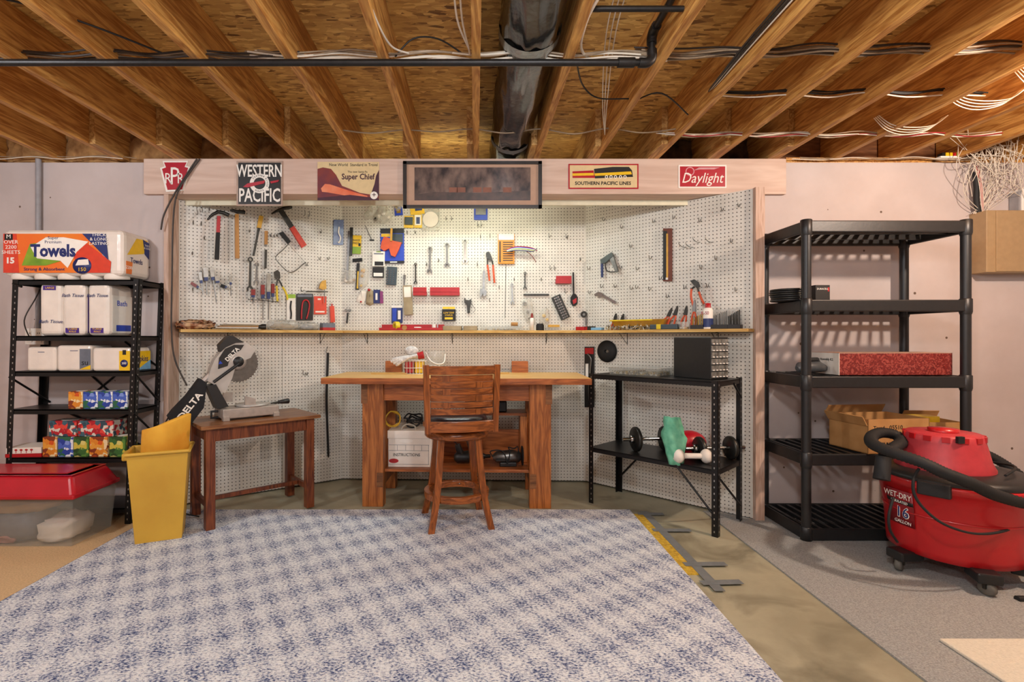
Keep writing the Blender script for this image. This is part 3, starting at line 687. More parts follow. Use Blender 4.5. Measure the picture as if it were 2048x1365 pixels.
# ------------------------------------------------------------------ red lidded tote
t = thing('storage_tote', 'clear plastic storage bin with red snap lid on the beige carpet', 'storage bin', (-2.75, 3.045, 0.008))
def frustum(mb, x0, x1, y0, y1, z0, z1, ins):
    v = [(x0+ins, y0+ins, z0), (x1-ins, y0+ins, z0), (x1-ins, y1-ins, z0), (x0+ins, y1-ins, z0), (x0, y0, z1), (x1, y0, z1), (x1, y1, z1), (x0, y1, z1)]
    return mb.add(v, [(3, 2, 1, 0), (0, 1, 5, 4), (1, 2, 6, 5), (2, 3, 7, 6), (3, 0, 4, 7)])
frustum(MB(), -.49, .49, -.175, .175, 0, .285, .022).build('bin', 'milky_plastic', t, solid=.004)
b = MB().bx(-.505, .505, -.19, .19, .272, .30); b.build('lid_rim', 'red_plastic', t, bevel=.008)
lid = MB(); frustum(lid, -.50, .50, -.185, .185, .395, .298, .045); lid.add([(-.455, -.14, .395), (.455, -.14, .395), (.455, .14, .395), (-.455, .14, .395)], [(0, 1, 2, 3)])
l = lid.build('lid', 'red_plastic', t, bevel=.02, seg=3)
MB().bx(-.40, .40, -.10, .10, .394, .401).build('lid_panel', 'red_plastic', l, bevel=.004)
r = random.Random(3)
def clump(w, d, h, seed, jit=.014, n=14):
    q = random.Random(seed); m2 = MB(); m2.ball((0, 0, 0), 1, n); out = []
    nn = max(12, n)
    for i, v in enumerate(m2.v):
        if i % nn == 0 and i // nn in (0, n): q2 = (0, 0, 0)
        sx_, sy_, sz_ = (abs(c)**.6*(1 if c > 0 else -1) for c in v)
        out.append((sx_*w/2+q.uniform(-jit, jit), sy_*d/2+q.uniform(-jit, jit), max(0, h/2+sz_*h/2+q.uniform(-jit, jit)*.7)))
    m2.v = out; return m2
for i, (x, y, z, w, d, h, m, lab) in enumerate(((-.27, -.02, .006, .34, .26, .15, 'rubber', 'dark folded cloth inside the clear bin'), (.10, -.02, .006, .26, .25, .17, 'grey_print', 'grey fabric bundle inside the clear bin'), (.33, -.02, .006, .20, .26, .13, 'paper_white', 'white fabric bundle inside the clear bin'), (-.08, -.125, .006, .40, .05, .055, 'dusty_rose', 'pink rolled cloth at the bottom of the clear bin'), (-.05, .0, .165, .66, .24, .07, 'cardboard', 'tan folded cloth on top inside the clear bin'))):
    if m == 'dusty_rose': mat('dusty_rose', '#c98578', .8)
    tag(clump(w, d, h, i+1).build('folded_cloth', m, None, T((-2.75+x, 3.045+y, .008+z))), lab, 'cloth')
# ------------------------------------------------------------------ yellow wastebasket with foam
t = thing('wastebasket', 'tall yellow plastic wastebasket holding orange foam', 'wastebasket', T((-1.865, 3.03, 0.0145)) @ RZ(0.42))
def basket(mb, w0, d0, w1, d1, h):
    v = [(-w0, -d0, 0), (w0, -d0, 0), (w0, d0, 0), (-w0, d0, 0), (-w1, -d1, h), (w1, -d1, h), (w1, d1, h), (-w1, d1, h)]
    return mb.add(v, [(3, 2, 1, 0), (0, 1, 5, 4), (1, 2, 6, 5), (2, 3, 7, 6), (3, 0, 4, 7)])
basket(MB(), .115, .085, .15, .115, .515).build('bucket', 'yellow_plastic', t, solid=.004, bevel=.012)
rim = MB()
for a, b_ in (((-.158, -.123), (.158, -.123)), ((.158, -.123), (.158, .123)), ((.158, .123), (-.158, .123)), ((-.158, .123), (-.158, -.123))):
    rim.cyl((a[0], a[1], .515), (b_[0], b_[1], .515), .010, 8)
rim.build('rim', 'yellow_plastic', t)
MB().bx(-.185, -.15, -.06, .06, .47, .512).build('handle', 'yellow_plastic', t, bevel=.008)
rows = []
for i in range(9):
    z = .28+.40*i/8; row = []
    for j in range(13):
        u = j/12; x = -.11+.23*u+.02*(i/8); y = .02-.10*math.sin(PI*u)*(.4+.6*i/8)+.03*u; row.append((x, y, z+.035*u*(i/8)-.05*(1-u)*(1 if i == 8 else i/8)))
    rows.append(row)
o = MB().sheet(rows).build('foam_sheet', 'foam_orange', None, T((-1.865, 3.03, 0.014)) @ RZ(.30), solid=.035, bevel=.006)
tag(o, 'curved orange yellow foam sheet standing in the wastebasket', 'foam')
# ------------------------------------------------------------------ saw table (stands parallel to the left pegboard)
ang = math.atan2(.438, .50)
STM = T((-1.51, 3.475, 0.014)) @ RZ(ang)     # local x along the table, y towards the pegboard
t = thing('side_table', 'worn red-brown wooden table under the power saw', 'table', STM)
MB().bx(-.375, .375, -.235, .235, .617, .640).build('tabletop', 'red_table_top', t, bevel=.004)
for sx in (-1, 1):
    for sy in (-1, 1):
        MB().bx(sx*.315-.027, sx*.315+.027, sy*.175-.027, sy*.175+.027, 0, .617).build('leg', 'red_table', t, bevel=.003)
for sy in (-1, 1): MB().bx(-.29, .29, sy*.175-.011, sy*.175+.011, .535, .617).build('apron', 'red_table', t)
for sx in (-1, 1):
    MB().bx(sx*.315-.011, sx*.315+.011, -.15, .15, .535, .617).build('apron', 'red_table', t)
    MB().bx(sx*.315-.011, sx*.315+.011, -.15, .15, .12, .155).build('stretcher', 'red_table', t)
MB().bx(-.30, .30, -.011, .011, .125, .15).build('stretcher', 'red_table', t)
# miter saw: frame on the plane of the blade, traced at its own depth
mat('saw_grey', '#c4c0ba', 0.35, metal=0.35, var=0.08, scale=12)
mat('saw_cast', '#b9b0a8', 0.4, metal=0.5, var=0.1)
SP = Plane((-1.9, 3.13), (-1.12, 3.81))      # vertical plane through the middle of the table
def SPL(pts, off=0.0): return [SP.loc(x, y, off) for x, y in pts]
sbase = SP.Mab(0, 0, 0)
t = thing('miter_saw', 'grey and black compound miter saw with its head raised on the red-brown table', 'power saw', sbase)
def zp(px_pts, z0, z1, name, m, bevel=.004, parent=None): return MB().prism(SPL(px_pts), z0, z1).build(name, m, parent or t, bevel=bevel)
TZ = .654
bl = [SP.loc(437, 838)[0], SP.loc(548, 838)[0]]
MB().bx(bl[0], bl[1], TZ+.012, TZ+.075, -.10, .10).build('base', 'saw_cast', t, bevel=.006)
for x in (bl[0]+.02, bl[1]-.02):
    for z in (-.09, .09): MB().bx(x-.02, x+.02, TZ, TZ+.03, z-.02, z+.02).build('foot', 'saw_cast', t, bevel=.003)
mx = (bl[0]+bl[1])/2
MB().lathe([(.001, .012), (.105, .012), (.105, 0), (.001, 0)], (mx+.03, TZ+.076, 0), 28, Matrix.Rotation(-PI/2, 3, 'X')).build('turntable', 'saw_grey', t)
zp([(449, 806), (452, 787), (471, 787), (471, 806)], -.075, -.06, 'fence', 'saw_cast', .002)
zp([(484, 812), (484, 791), (505, 796), (505, 815)], .05, .065, 'fence', 'saw_cast', .002)
MB().cyl((bl[1]-.02, TZ+.075, .0), (bl[1]+.04, TZ+.082, .0), .008, 8).build('lock_rod', 'dark_steel', t)
MB().tube([(bl[1]+.03, TZ+.082, 0), (bl[1]+.05, TZ+.083, 0), (bl[1]+.10, TZ+.085, 0), (bl[1]+.105, TZ+.085, 0)], [.010, .014, .019, .015], 14).build('knob', 'black_plastic', t)
MB().tube([(bl[0]-.01, TZ+.02, .03), (bl[0]-.05, TZ+.02, .03), (bl[0]-.05, TZ+.06, .03), (bl[0]-.01, TZ+.06, .03)], .009, 8).build('cord_wrap', 'rubber', t)
zp([(410, 772), (428, 768), (453, 812), (430, 817)], -.05, .05, 'pivot_arm', 'black_plastic', .008)
zp([(412, 762), (419, 737), (427, 719), (448, 693), (462, 684), (488, 684), (508, 699), (498, 716), (470, 727), (461, 757), (447, 786), (436, 783), (424, 768)], -.035, .035, 'head_guard', 'saw_grey', .010)
zp([(436, 690), (453, 672), (462, 672), (484, 685), (468, 686), (448, 695), (438, 704)], -.03, .045, 'handle', 'black_plastic', .010)
zp([(433, 738), (435, 716), (447, 698), (465, 690), (485, 690), (478, 700), (458, 712), (452, 732)], .0352, .0385, 'name_plate', 'black_print', .001)
cx, cy = SP.loc(477, 727); rr = abs(SP.loc(517, 727)[0]-cx)
teeth = []
for k in range(80):
    a = 2*PI*k/80; q = rr*(1.0 if k % 2 else .94); teeth.append((cx+q*math.cos(a), cy+q*math.sin(a)))
MB().prism(teeth, -.0015, .0015).build('blade', 'steel', t)
MB().lathe([(rr*1.06, -.02), (rr*1.08, -.02), (rr*1.08, .02), (rr*1.06, .02)], (cx, cy, 0), 40).build('clear_guard', 'clear_plastic', t)
MB().lathe([(.001, .05), (.03, .05), (.034, .036), (.034, .0)], (cx-.01, cy+.012, .0), 20).build('arbor_cover', 'black_plastic', t)
MB().lathe([(.03, .036), (.052, .034), (.056, .0)], (cx-.01, cy+.012, 0), 24).build('arbor_ring', 'saw_cast', t)
p0 = SP.loc(424, 764); p1 = SP.loc(474, 727)
MB().tube([(p0[0], p0[1], .04), (p1[0], p1[1], .047)], .010, 8).build('link_arm', 'black_plastic', t)
lx, ly = SP.loc(461, 709); a = math.atan2(SP.loc(478, 692)[1]-SP.loc(444, 727)[1], SP.loc(478, 692)[0]-SP.loc(444, 727)[0])
text(t, 'DELTA', .036, 'white_print', lx, ly, .0392, rot=a, bold=.001)
lx, ly = SP.loc(438, 726); MB().prism([(lx-.012, ly-.008), (lx+.012, ly-.004), (lx-.004, ly+.014)], .0386, .0396).build('logo_triangle', 'blue_print', t)
# dust bag hanging from the chute
q0 = SP.loc(430, 742); q1 = SP.loc(404, 766)
MB().tube([(q0[0], q0[1], 0), (q1[0], q1[1], 0)], [.026, .022], 16).build('dust_chute', 'saw_cast', t)
mat('bag_black', '#191a1e', 0.8, var=0.2, scale=12, bump=0.4, bscale=16)
bag = SPL([(398, 757), (411, 766), (407, 800), (405, 815), (384, 842), (373, 856), (351, 860), (335, 833), (345, 820), (372, 792)])
bo = MB().prism(bag, -.035, .035).build('dust_bag', 'bag_black', t, bevel=.018, seg=3)
lx, ly = SP.loc(378, 812); a = math.atan2(SP.loc(396, 790)[1]-SP.loc(360, 834)[1], SP.loc(396, 790)[0]-SP.loc(360, 834)[0])
text(bo, 'DELTA', .055, 'white_print', lx, ly, .0352, rot=a, bold=.0015, sx=1.15)
lx, ly = SP.loc(353, 841); MB().prism([(lx-.018, ly-.012), (lx+.018, ly-.006), (lx-.006, ly+.022)], .0352, .036).build('logo_triangle', 'white_print', bo)
cpath = smooth_path([SP.Mab(*SP.loc(x, y), 0.09).translation for x, y in ((437, 828), (415, 822), (385, 790), (372, 850), (366, 900), (376, 960), (392, 985))], 8)
cpath = [Vector((p.x-.03, p.y-.05, p.z)) for p in cpath]
MB().tube(smooth_path([(-1.80, 3.21, .70), (-1.88, 3.17, .72), (-1.94, 3.16, .60), (-1.975, 3.19, .45), (-1.955, 3.2, .25), (-1.90, 3.24, .10), (-1.80, 3.33, .022)], 8), .0045, 6).build('power_cord', 'rubber', t, sbase.inverted())
# ------------------------------------------------------------------ workbench
WBM = T((-.13, 3.83, 0)) @ RZ(-.035)
t = thing('workbench', 'heavy orange-brown wooden workbench in the alcove', 'workbench', WBM)
top = MB().bx(-.925, .925, -.33, .29, .872, .888).build('tabletop', 'bench_top', t)
for i in range(5):
    MB().bx(-.925, .925, -.33+.124*i+.001, -.33+.124*(i+1)-.001, .888, .910).build('plank', 'bench_top', top, bevel=.002)
MB().bx(-.925, .925, -.345, -.33, .868, .909).build('edge_board', 'bench_wood_x', t, bevel=.002)
for sx in (-1, 1):
    for y in (-.24, .20):
        lg = MB().bx(sx*.585-.075, sx*.585+.075, y-.02, y+.02, .0, .868).build('leg', 'bench_wood', t, bevel=.003)
        MB().bx(sx*.585-.075, sx*.585+.075, y+.022, y+.06, .0, .868).build('leg_ply', 'bench_wood', lg, bevel=.003)
        if y < 0:
            MB().bx(sx*.645-.022, sx*.645+.022, y-.0235, y-.019, .725, .868).build('end_grain', 'dark_wood_rim', lg)
            MB().bx(sx*.535-.022, sx*.535+.022, y-.0235, y-.019, .14, .24).build('end_grain', 'dark_wood_rim', lg)
    MB().bx(sx*.645-.02, sx*.645+.02, -.22, .24, .74, .85).build('side_rail', 'bench_wood', t)
    MB().bx(sx*.535-.02, sx*.535+.02, -.22, .24, .14, .235).build('side_rail', 'bench_wood', t)
for y in (-.225, .2): MB().bx(-.51, .51, y-.018, y+.018, .745, .868).build('apron', 'bench_wood_x', t, bevel=.002)
for i in range(3): MB().bx(-.51, .51, -.22+.16*i+.001, -.22+.16*(i+1)-.001, .237, .257).build('shelf_board', 'bench_wood_x', t, bevel=.002)
MB().bx(-.51, .51, .235, .255, .257, .46).build('back_board', 'bench_wood_x', t)
MB().bx(.0, .51, .04, .25, .60, .62).build('upper_shelf', 'bench_wood_x', t)
MB().bx(.46, .51, .0, .25, .26, .6).build('shelf_support', 'bench_wood', t)
for x in (-.54, .47): MB().bx(x-.065, x+.065, .245, .29, .905, 1.0).build('back_stop', 'bench_wood_x', t, bevel=.003)
def WB(x, y, z): return WBM @ Vector((x, y, z))
# ------------------------------------------------------------------ swivel stool, its back towards the room
SM_ = T((-.125, 3.29, 0.014)) @ RZ(.20)
t = thing('swivel_stool', 'wooden counter stool with woven slat back and dark seat', 'stool', SM_)
for sx in (-1, 1):
    for sy in (-1, 1):
        path = [(sx*.115, sy*.115, .56), (sx*.13, sy*.13, .36), (sx*.15, sy*.15, .18), (sx*.185, sy*.185, .0)]
        lg = MB()
        P = smooth_path(path, 5)
        hw_ = .0195
        for i in range(len(P)-1):
            a, c = P[i], P[i+1]
            vs = [(p.x+dx*hw_, p.y+dy*hw_, p.z) for p in (a, c) for dx, dy in ((-1, -1), (1, -1), (1, 1), (-1, 1))]
            lg.add(vs, [(4, 5, 1, 0), (5, 6, 2, 1), (6, 7, 3, 2), (7, 4, 0, 3)]+([(0, 1, 2, 3)] if i == 0 else [])+([(7, 6, 5, 4)] if i == len(P)-2 else []))
        lg.build('leg', 'stool_wood', t)
ring = MB().lathe([(.172, .165), (.208, .165), (.208, .205), (.172, .205), (.172, .165)], (0, 0, 0), 40, smooth=False).build('footrest_ring', 'stool_wood_x', t, bevel=.003)
for a in (.6, .68): MB().ball((.171*math.cos(PI/2-.1+a*0-(.3 if a > .65 else .18)), .171*math.sin(PI/2-.25), .187), .006, 8).build('bolt', 'chrome', ring)
MB().lathe([(.001, .545), (.195, .545), (.205, .555), (.205, .585), (.195, .592), (.001, .592)], (0, 0, 0), 40).build('swivel_plate', 'stool_wood_x', t)
MB().lathe([(.001, .592), (.10, .592), (.10, .602), (.001, .602)], (0, 0, 0), 24).build('swivel_bearing', 'dark_steel', t)
MB().lathe([(.001, .602), (.205, .602), (.215, .612), (.215, .632), (.19, .64), (.001, .64)], (0, 0, 0), 40).build('seat_frame', 'stool_wood_x', t)
mat('seat_vinyl', '#23202a', 0.25, var=0.1, coat=0.4)
MB().lathe([(.19, .638), (.198, .65), (.19, .672), (.15, .684), (.001, .688)], (0, 0, 0), 40).build('seat_cushion', 'seat_vinyl', t)
# curved backrest towards -y (towards the room)
def arc_y(x, bow=.055): return -.205-bow*(1-(x/.215)**2)+bow
def slat(z0, z1, x0, x1, yo=0.0, th=.012, n=12, lean=.06):
    mb = MB(); P = []
    for i in range(n+1):
        x = x0+(x1-x0)*i/n; P.append((x, -.19-.045*(1-(x/.215)**2)+yo))
    for i in range(n):
        (xa, ya), (xb, yb) = P[i], P[i+1]
        def pt(x, y, z, o): return (x, y-o-lean*(z-.6)*.35, z)
        vs = [pt(x, y, z, o) for z in (z0, z1) for o in (0, th) for x, y in ((xa, ya), (xb, yb))]
        mb.add(vs, [(0, 1, 5, 4), (2, 6, 7, 3), (4, 5, 7, 6), (0, 2, 3, 1)]+([(0, 4, 6, 2)] if i == 0 else [])+([(1, 3, 7, 5)] if i == n-1 else []))
    return mb
slat(.952, 1.005, -.205, .205, 0, .018).build('top_rail', 'stool_wood_x', t, bevel=.003)
slat(.608, .672, -.205, .205, .004, .020).build('bottom_rail', 'stool_wood_x', t, bevel=.003)
for sx in (-1, 1):
    st = MB()
    for i in range(8):
        za, zb = .60+.41*i/8, .60+.41*(i+1)/8
        def yy(z): return -.185-.06*(z-.6)*.35-.01
        xo = lambda z: sx*(.206+.012*(z-.6)/.4)
        vs = [(xo(z)+dx*.017, yy(z)+dy*.019, z) for z in (za, zb) for dx, dy in ((-1, -1), (1, -1), (1, 1), (-1, 1))]
        st.add(vs, [(0, 1, 5, 4), (1, 2, 6, 5), (2, 3, 7, 6), (3, 0, 4, 7)]+([(3, 2, 1, 0)] if i == 0 else [])+([(4, 5, 6, 7)] if i == 7 else []))
    st.build('stile', 'stool_wood', t)
zs = [.722, .757, .792, .827, .862, .897, .93]
for i in range(6):
    slat(.713+i*.040, .749+i*.040, -.19, .19, .004*(1 if i % 2 else -1), .007).build('woven_slat', 'stool_wood_x', t, bevel=.001)
for k in (-.10, .10):
    for i in range(6):
        o = .004*(-1 if (i+(k > 0)) % 2 else 1)
        slat(.713+i*.040, .749+i*.040, k-.022, k+.022, o*2.2-.002, .006, 3).build('woven_upright', 'stool_wood', t)
# ------------------------------------------------------------------ things on and under the bench
t = thing('bankers_box', 'white cardboard file box marked INSTRUCTIONS under the bench', 'box', T(WB(-.33, -.03, .2575)) @ RZ(-.035))
MB().bx(-.165, .15, -.14, .19, 0, .215).build('carton', 'paper_white', t, bevel=.003)
MB().bx(-.17, .155, -.145, .195, .205, .262).build('lid', 'paper_white', t, bevel=.004)
Ff = T((0, -.1405, 0)) @ RX(PI/2)
MB().prism([(.05*math.cos(a*PI/10)*(1)+(-.035), .188+.014*math.sin(a*PI/10)) for a in range(20)], 0, .001).build('hand_hole', 'white_print', t, Ff)
for (x0, x1, y0, y1) in ((-.16, .13, .158, .16), (-.16, .13, .118, .12), (-.16, .13, .02, .022), (.125, .127, .02, .16), (-.10, -.098, .12, .16), (-.04, -.038, .12, .16), (.02, .022, .12, .16), (.075, .077, .12, .16)): MB().bx(x0, x1, y0, y1, 0, .0008).build('printed_line', 'grey_print', t, Ff)
text(t, 'INSTRUCTIONS', .031, 'black_print', -.032, .088, .001, M=Ff, sx=.9)
MB().prism([(.035*math.cos(a*PI/10)-.125, .045+.016*math.sin(a*PI/10)) for a in range(20)], 0, .001).build('logo_oval', 'red_paint', t, Ff)
def coil(n, r, sq=1.0, jit=.02, seed=1, h=.02):
    q = random.Random(seed); pts = []
    for i in range(n*10):
        a = 2*PI*i/10; rr_ = r*(1+q.uniform(-jit*4, jit*4)); pts.append((rr_*math.cos(a), rr_*sq*math.sin(a), h*i/(n*10)+q.uniform(0, jit*.5)))
    return smooth_path(pts, 3)
mat('cord_yellow', '#d2a52a', .5); mat('cord_grey', '#a9a293', .5)
tag(MB().tube(coil(3, .055, 1, .03, 4, .03), .005, 6).build('extension_cord', 'cord_yellow', None, T(WB(-.475, -.09, .585)) @ RX(1.15)), 'coiled yellow extension cord on top of the file box', 'cord')
tag(MB().tube(coil(4, .06, .8, .05, 9, .07), .006, 6).build('extension_cord', 'rubber', None, T(WB(-.33, -.02, .535)) @ RX(.5)), 'tangled black extension cord on top of the file box', 'cord')
tag(MB().tube(coil(2, .05, .6, .02, 6, .01), .006, 6).build('extension_cord', 'cord_grey', None, T(WB(-.355, -.12, .525)) @ RX(1.2)), 'grey looped cord hanging over the file box lid', 'cord')
t = thing('belt_sander', 'silver electric sander wrapped in its black cord on the bench shelf', 'power tool', T(WB(.355, -.10, .257)) @ RZ(.05))
MB().tube([(-.10, 0, .06), (-.07, 0, .065), (.04, 0, .07), (.09, 0, .062), (.105, 0, .06)], [.02, .042, .048, .042, .02], 16).build('motor_body', 'steel', t)
MB().bx(-.08, .02, -.05, -.044, .045, .06).build('name_plate', 'black_print', t)
MB().bx(-.05, .07, -.035, .035, 0, .03).build('foot', 'black_plastic', t, bevel=.005)
MB().lathe([(.001, 0), (.07, 0), (.07, .006), (.001, .006)], (.112, 0, .072), 24, Matrix.Rotation(PI/2, 3, 'Y')).build('disc', 'rubber', t)
MB().tube(smooth_path([(-.1, -.02, .07), (-.12, -.03, .11), (-.06, -.03, .12), (-.02, -.05, .10), (.0, -.055, .03), (.02, -.05, .11), (.01, -.03, .14), (.05, -.03, .13), (.08, -.02, .14), (.085, -.02, .09)], 6), .0045, 6).build('cord', 'rubber', t)
t = thing('power_drill', 'black corded drill lying on the bench shelf behind the stool', 'power tool', T(WB(.09, -.05, .257)) @ RZ(.2))
MB().tube([(-.12, 0, .05), (-.10, 0, .05), (.03, 0, .055), (.06, 0, .055), (.11, 0, .05)], [.02, .042, .045, .03, .018], 14).build('motor_body', 'black_plastic', t)
MB().tube([(-.06, 0, .06), (-.09, -.02, .12), (-.10, -.02, .15)], [.026, .024, .02], 10).build('handle', 'black_plastic', t)
MB().cyl((.11, 0, .05), (.15, 0, .05), .014, 12).build('chuck', 'dark_steel', t)
MB().tube(smooth_path([(-.1, -.02, .15), (-.13, -.04, .19), (-.05, -.05, .2), (-.02, -.06, .12), (.02, -.08, .03)], 6), .004, 6).build('cord', 'rubber', t)
t = thing('tool_case', 'black tool case on the raised shelf under the bench', 'tool case', T(WB(.22, .13, .62)))
MB().bx(-.18, .14, -.07, .08, 0, .085).build('shell', 'black_plastic', t, bevel=.01); MB().tube([(-.05, -.075, .05), (-.05, -.095, .05), (.03, -.095, .05), (.03, -.075, .05)], .006, 6).build('handle', 'black_plastic', t)
# on the bench: wire basket of gloves, jug, sticks
t = thing('wire_basket', 'small white wire basket with red and yellow cartons', 'basket', T(WB(-.34, .13, .910)) @ RZ(-.02))
wb = MB()
for z in (.0, .045, .10):
    wb.tube([(-.085, -.07, z), (.085, -.07, z), (.085, .07, z), (-.085, .07, z)], .003, 6, closed=True)
for i in range(8):
    x = -.085+.17*i/7; wb.cyl((x, -.07, 0), (x, -.07, .10), .002, 5); wb.cyl((x, .07, 0), (x, .07, .10), .002, 5); wb.cyl((x, -.07, .002), (x, .07, .002), .002, 5)
wb.build('wire_frame', 'white_plastic', t)
for x, m, l in ((-.045, 'red_paint', 'red carton in the white wire basket'), (.03, 'yellow_print', 'yellow carton in the white wire basket')):
    tag(MB().bx(-.033, .033, -.05, .05, 0, .085).build('carton', m, None, T(WB(-.34+x, .13, .916)), bevel=.002), l, 'carton')
rows_ = [[(x*.11-.02+.02*math.sin(j), (y-.5)*.09, .115+.035*math.sin(PI*y)*math.cos(x*1.4)-.02*x*x) for j, y in enumerate([k/6 for k in range(7)])] for x in [-1.2+i*.24 for i in range(11)]]
g = thing('work_glove', 'pair of white and red knitted work gloves draped over the wire basket', 'gloves', T(WB(-.35, .10, .915)))
MB().ball((-.02, .0, .17), .05, 10, (1.1, .8, .75)).build('palm', mat('glove_knit', '#e8e4e0', .9, col2='#b9b4b2', scale=60, bump=.5), g)
for k, (a, l_) in enumerate(((.1, .11), (.25, .12), (-.08, .10), (.42, .08))):
    MB().tube(smooth_path([(.03, -.02-.01*k, .12+.006*k), (-.05, -.045-.008*k, .125-.004*k), (-.05-l_, -.055, .115-.02*k*.7-.012)], 5), [.013]*10+[.009], 8).build('finger', 'glove_knit', g)
MB().tube([(.03, -.01, .13), (.075, -.01, .14)], [.026, .03], 12).build('cuff', 'red_paint', g)
t = thing('plastic_jug', 'clear plastic jug with white bail handle on the workbench', 'jug', T(WB(-.19, .14, .910)))
MB().lathe([(.001, .001), (.07, .001), (.075, .02), (.075, .16), (.07, .175)], (0, 0, 0), 24).build('vessel', 'clear_plastic', t)
MB().tube(smooth_path([(-.072, -.02, .16), (-.03, -.075, .10), (.03, -.08, .075), (.07, -.05, .09), (.076, -.01, .15)], 6), .005, 6).build('bail_handle', 'white_plastic', t)
for x in (-.03, .0, .03): MB().ball((x, -.02, .05), .012, 8).build('white_cap', 'white_plastic', t)
tag(MB().bx(-.17, .10, -.012, .012, 0, .008).build('wood_stick', 'shelf_wood', None, T(WB(-.50, .05, .910)) @ RZ(.02), bevel=.001), 'pale wooden stick lying on the workbench before a back block', 'stick')
tag(MB().bx(-.20, .20, -.03, .03, 0, .01).build('wood_strip', 'shelf_wood', None, T(WB(.18, .12, .910)), bevel=.001), 'flat pale wooden strip lying on the workbench behind the stool', 'strip')
# ------------------------------------------------------------------ low black steel shelf at the right pegboard
ang = math.atan2(-.654, .621)
LSM = T((1.265, 3.495, 0)) @ RZ(ang)
steel_shelving('low_shelf', 'low two-tier black slotted steel shelf against the right pegboard', LSM, .90, .395, .93, [.40, .925], 0,
   [((-.43, .19, .12), (-.2, .19, .375)), ((.2, -.19, .375), (.43, -.19, .12)), ((.447, -.17, .35), (.447, .19, .10)), ((.447, .06, .90), (.447, .19, .80))])
def LS(x, y, z): return LSM @ Vector((x, y, z))
t = thing('drawer_cabinet', 'black small-parts cabinet with rows of clear drawers', 'drawer cabinet', T(LS(.26, .03, .9255)) @ RZ(-1.1))
MB().bx(-.16, .13, -.075, .085, 0, .265).build('body', 'black_plastic', t, bevel=.004)
for i in range(6):
    for j in range(5):
        z = .012+i*.041; y = -.072+j*.031
        d = MB().bx(.128, .134, y, y+.028, z, z+.036).build('drawer', mat('drawer_clear', '#8e8c86', .15, col2='#4a4844', scale=30), t, bevel=.001)
        MB().bx(.134, .140, y+.008, y+.020, z+.003, z+.010).build('pull', 'white_plastic', d)
t = thing('parts_organizer', 'flat clear compartment box of small hardware on the low shelf', 'organizer', T(LS(-.16, .02, .925)) @ RZ(ang))
frustum(MB(), -.19, .19, -.12, .12, 0, .05, .008).build('tray', 'milky_plastic', t, solid=.003)
MB().bx(-.195, .195, -.125, .125, .05, .058).build('lid', 'clear_plastic', t, bevel=.003)
for i in range(4): MB().bx(-.17+i*.09, -.10+i*.09, -.09, .09, .004, .022+.006*(i % 2)).build('hardware_fill', 'mixed_hardware', t)
def dumbbell(M, label, chrome=True, m='dark_steel', r=.085):
    t = thing('dumbbell', label, 'dumbbell', M, 'hand weights on the low shelf')
    R = Matrix.Rotation(PI/2, 3, 'Y')
    MB().cyl((-.20, 0, r), (.20, 0, r), .0125, 14).build('bar', 'chrome', t)
    for s in (-1, 1):
        MB().lathe([(.001, -.014), (r*.93, -.014), (r, -.008), (r, .008), (r*.93, .014), (r*.6, .014), (r*.55, .008), (.02, .008), (.001, .016)], (s*.105, 0, r), 32, R).build('weight_plate', m, t)
        MB().lathe([(.001, -.012), (.028, -.012), (.028, .012), (.001, .012)], (s*.135, 0, r), 12, R).build('collar', 'chrome', t)
dumbbell(T(LS(-.08, .0, .40)) @ RZ(.12), 'grey iron plate dumbbell with chrome bar lying on the low shelf')
dumbbell(T(LS(.33, .07, .40)) @ RZ(.1), 'dark iron dumbbell behind the slotted post of the low shelf', r=.075)
t = thing('hand_weight', 'small white hand weight partly under the green bag', 'dumbbell', T(LS(.27, -.13, .40)) @ RZ(-.05), 'hand weights on the low shelf')
MB().cyl((-.09, 0, .045), (.09, 0, .045), .018, 12).build('grip', 'paper_white', t)
for s in (-1, 1): MB().ball((s*.085, 0, .045), .045, 10, (.8, 1, 1)).build('head', 'paper_white', t)
o = MB().ball((0, 0, .0), .10, 14, (1.15, .8, .8)).build('red_ball', 'red_plastic', None, T(LS(.15, .09, .482)))
tag(o, 'round red ball behind the green plastic bag on the low shelf', 'ball')
r = random.Random(12); rows = []
for i in range(10):
    v = i/9; row = []
    for j in range(8):
        u = j/7; a = (u-.5); w = .075*(1-.75*abs(v-.45)); row.append((a*2*w+.03*v+r.uniform(-.006, .006), -.03-.05*math.sin(PI*u)*(1-v*.3)+r.uniform(-.012, .012)-.03*v, .20-.30*v+r.uniform(-.006, .006)))
    rows.append(row)
tag(MB().sheet(rows).build('plastic_bag', 'green_cloth', None, T(LS(.145, -.13, .485)) @ RZ(-.55), solid=.002), 'crumpled green plastic bag hanging over the low shelf edge', 'bag')
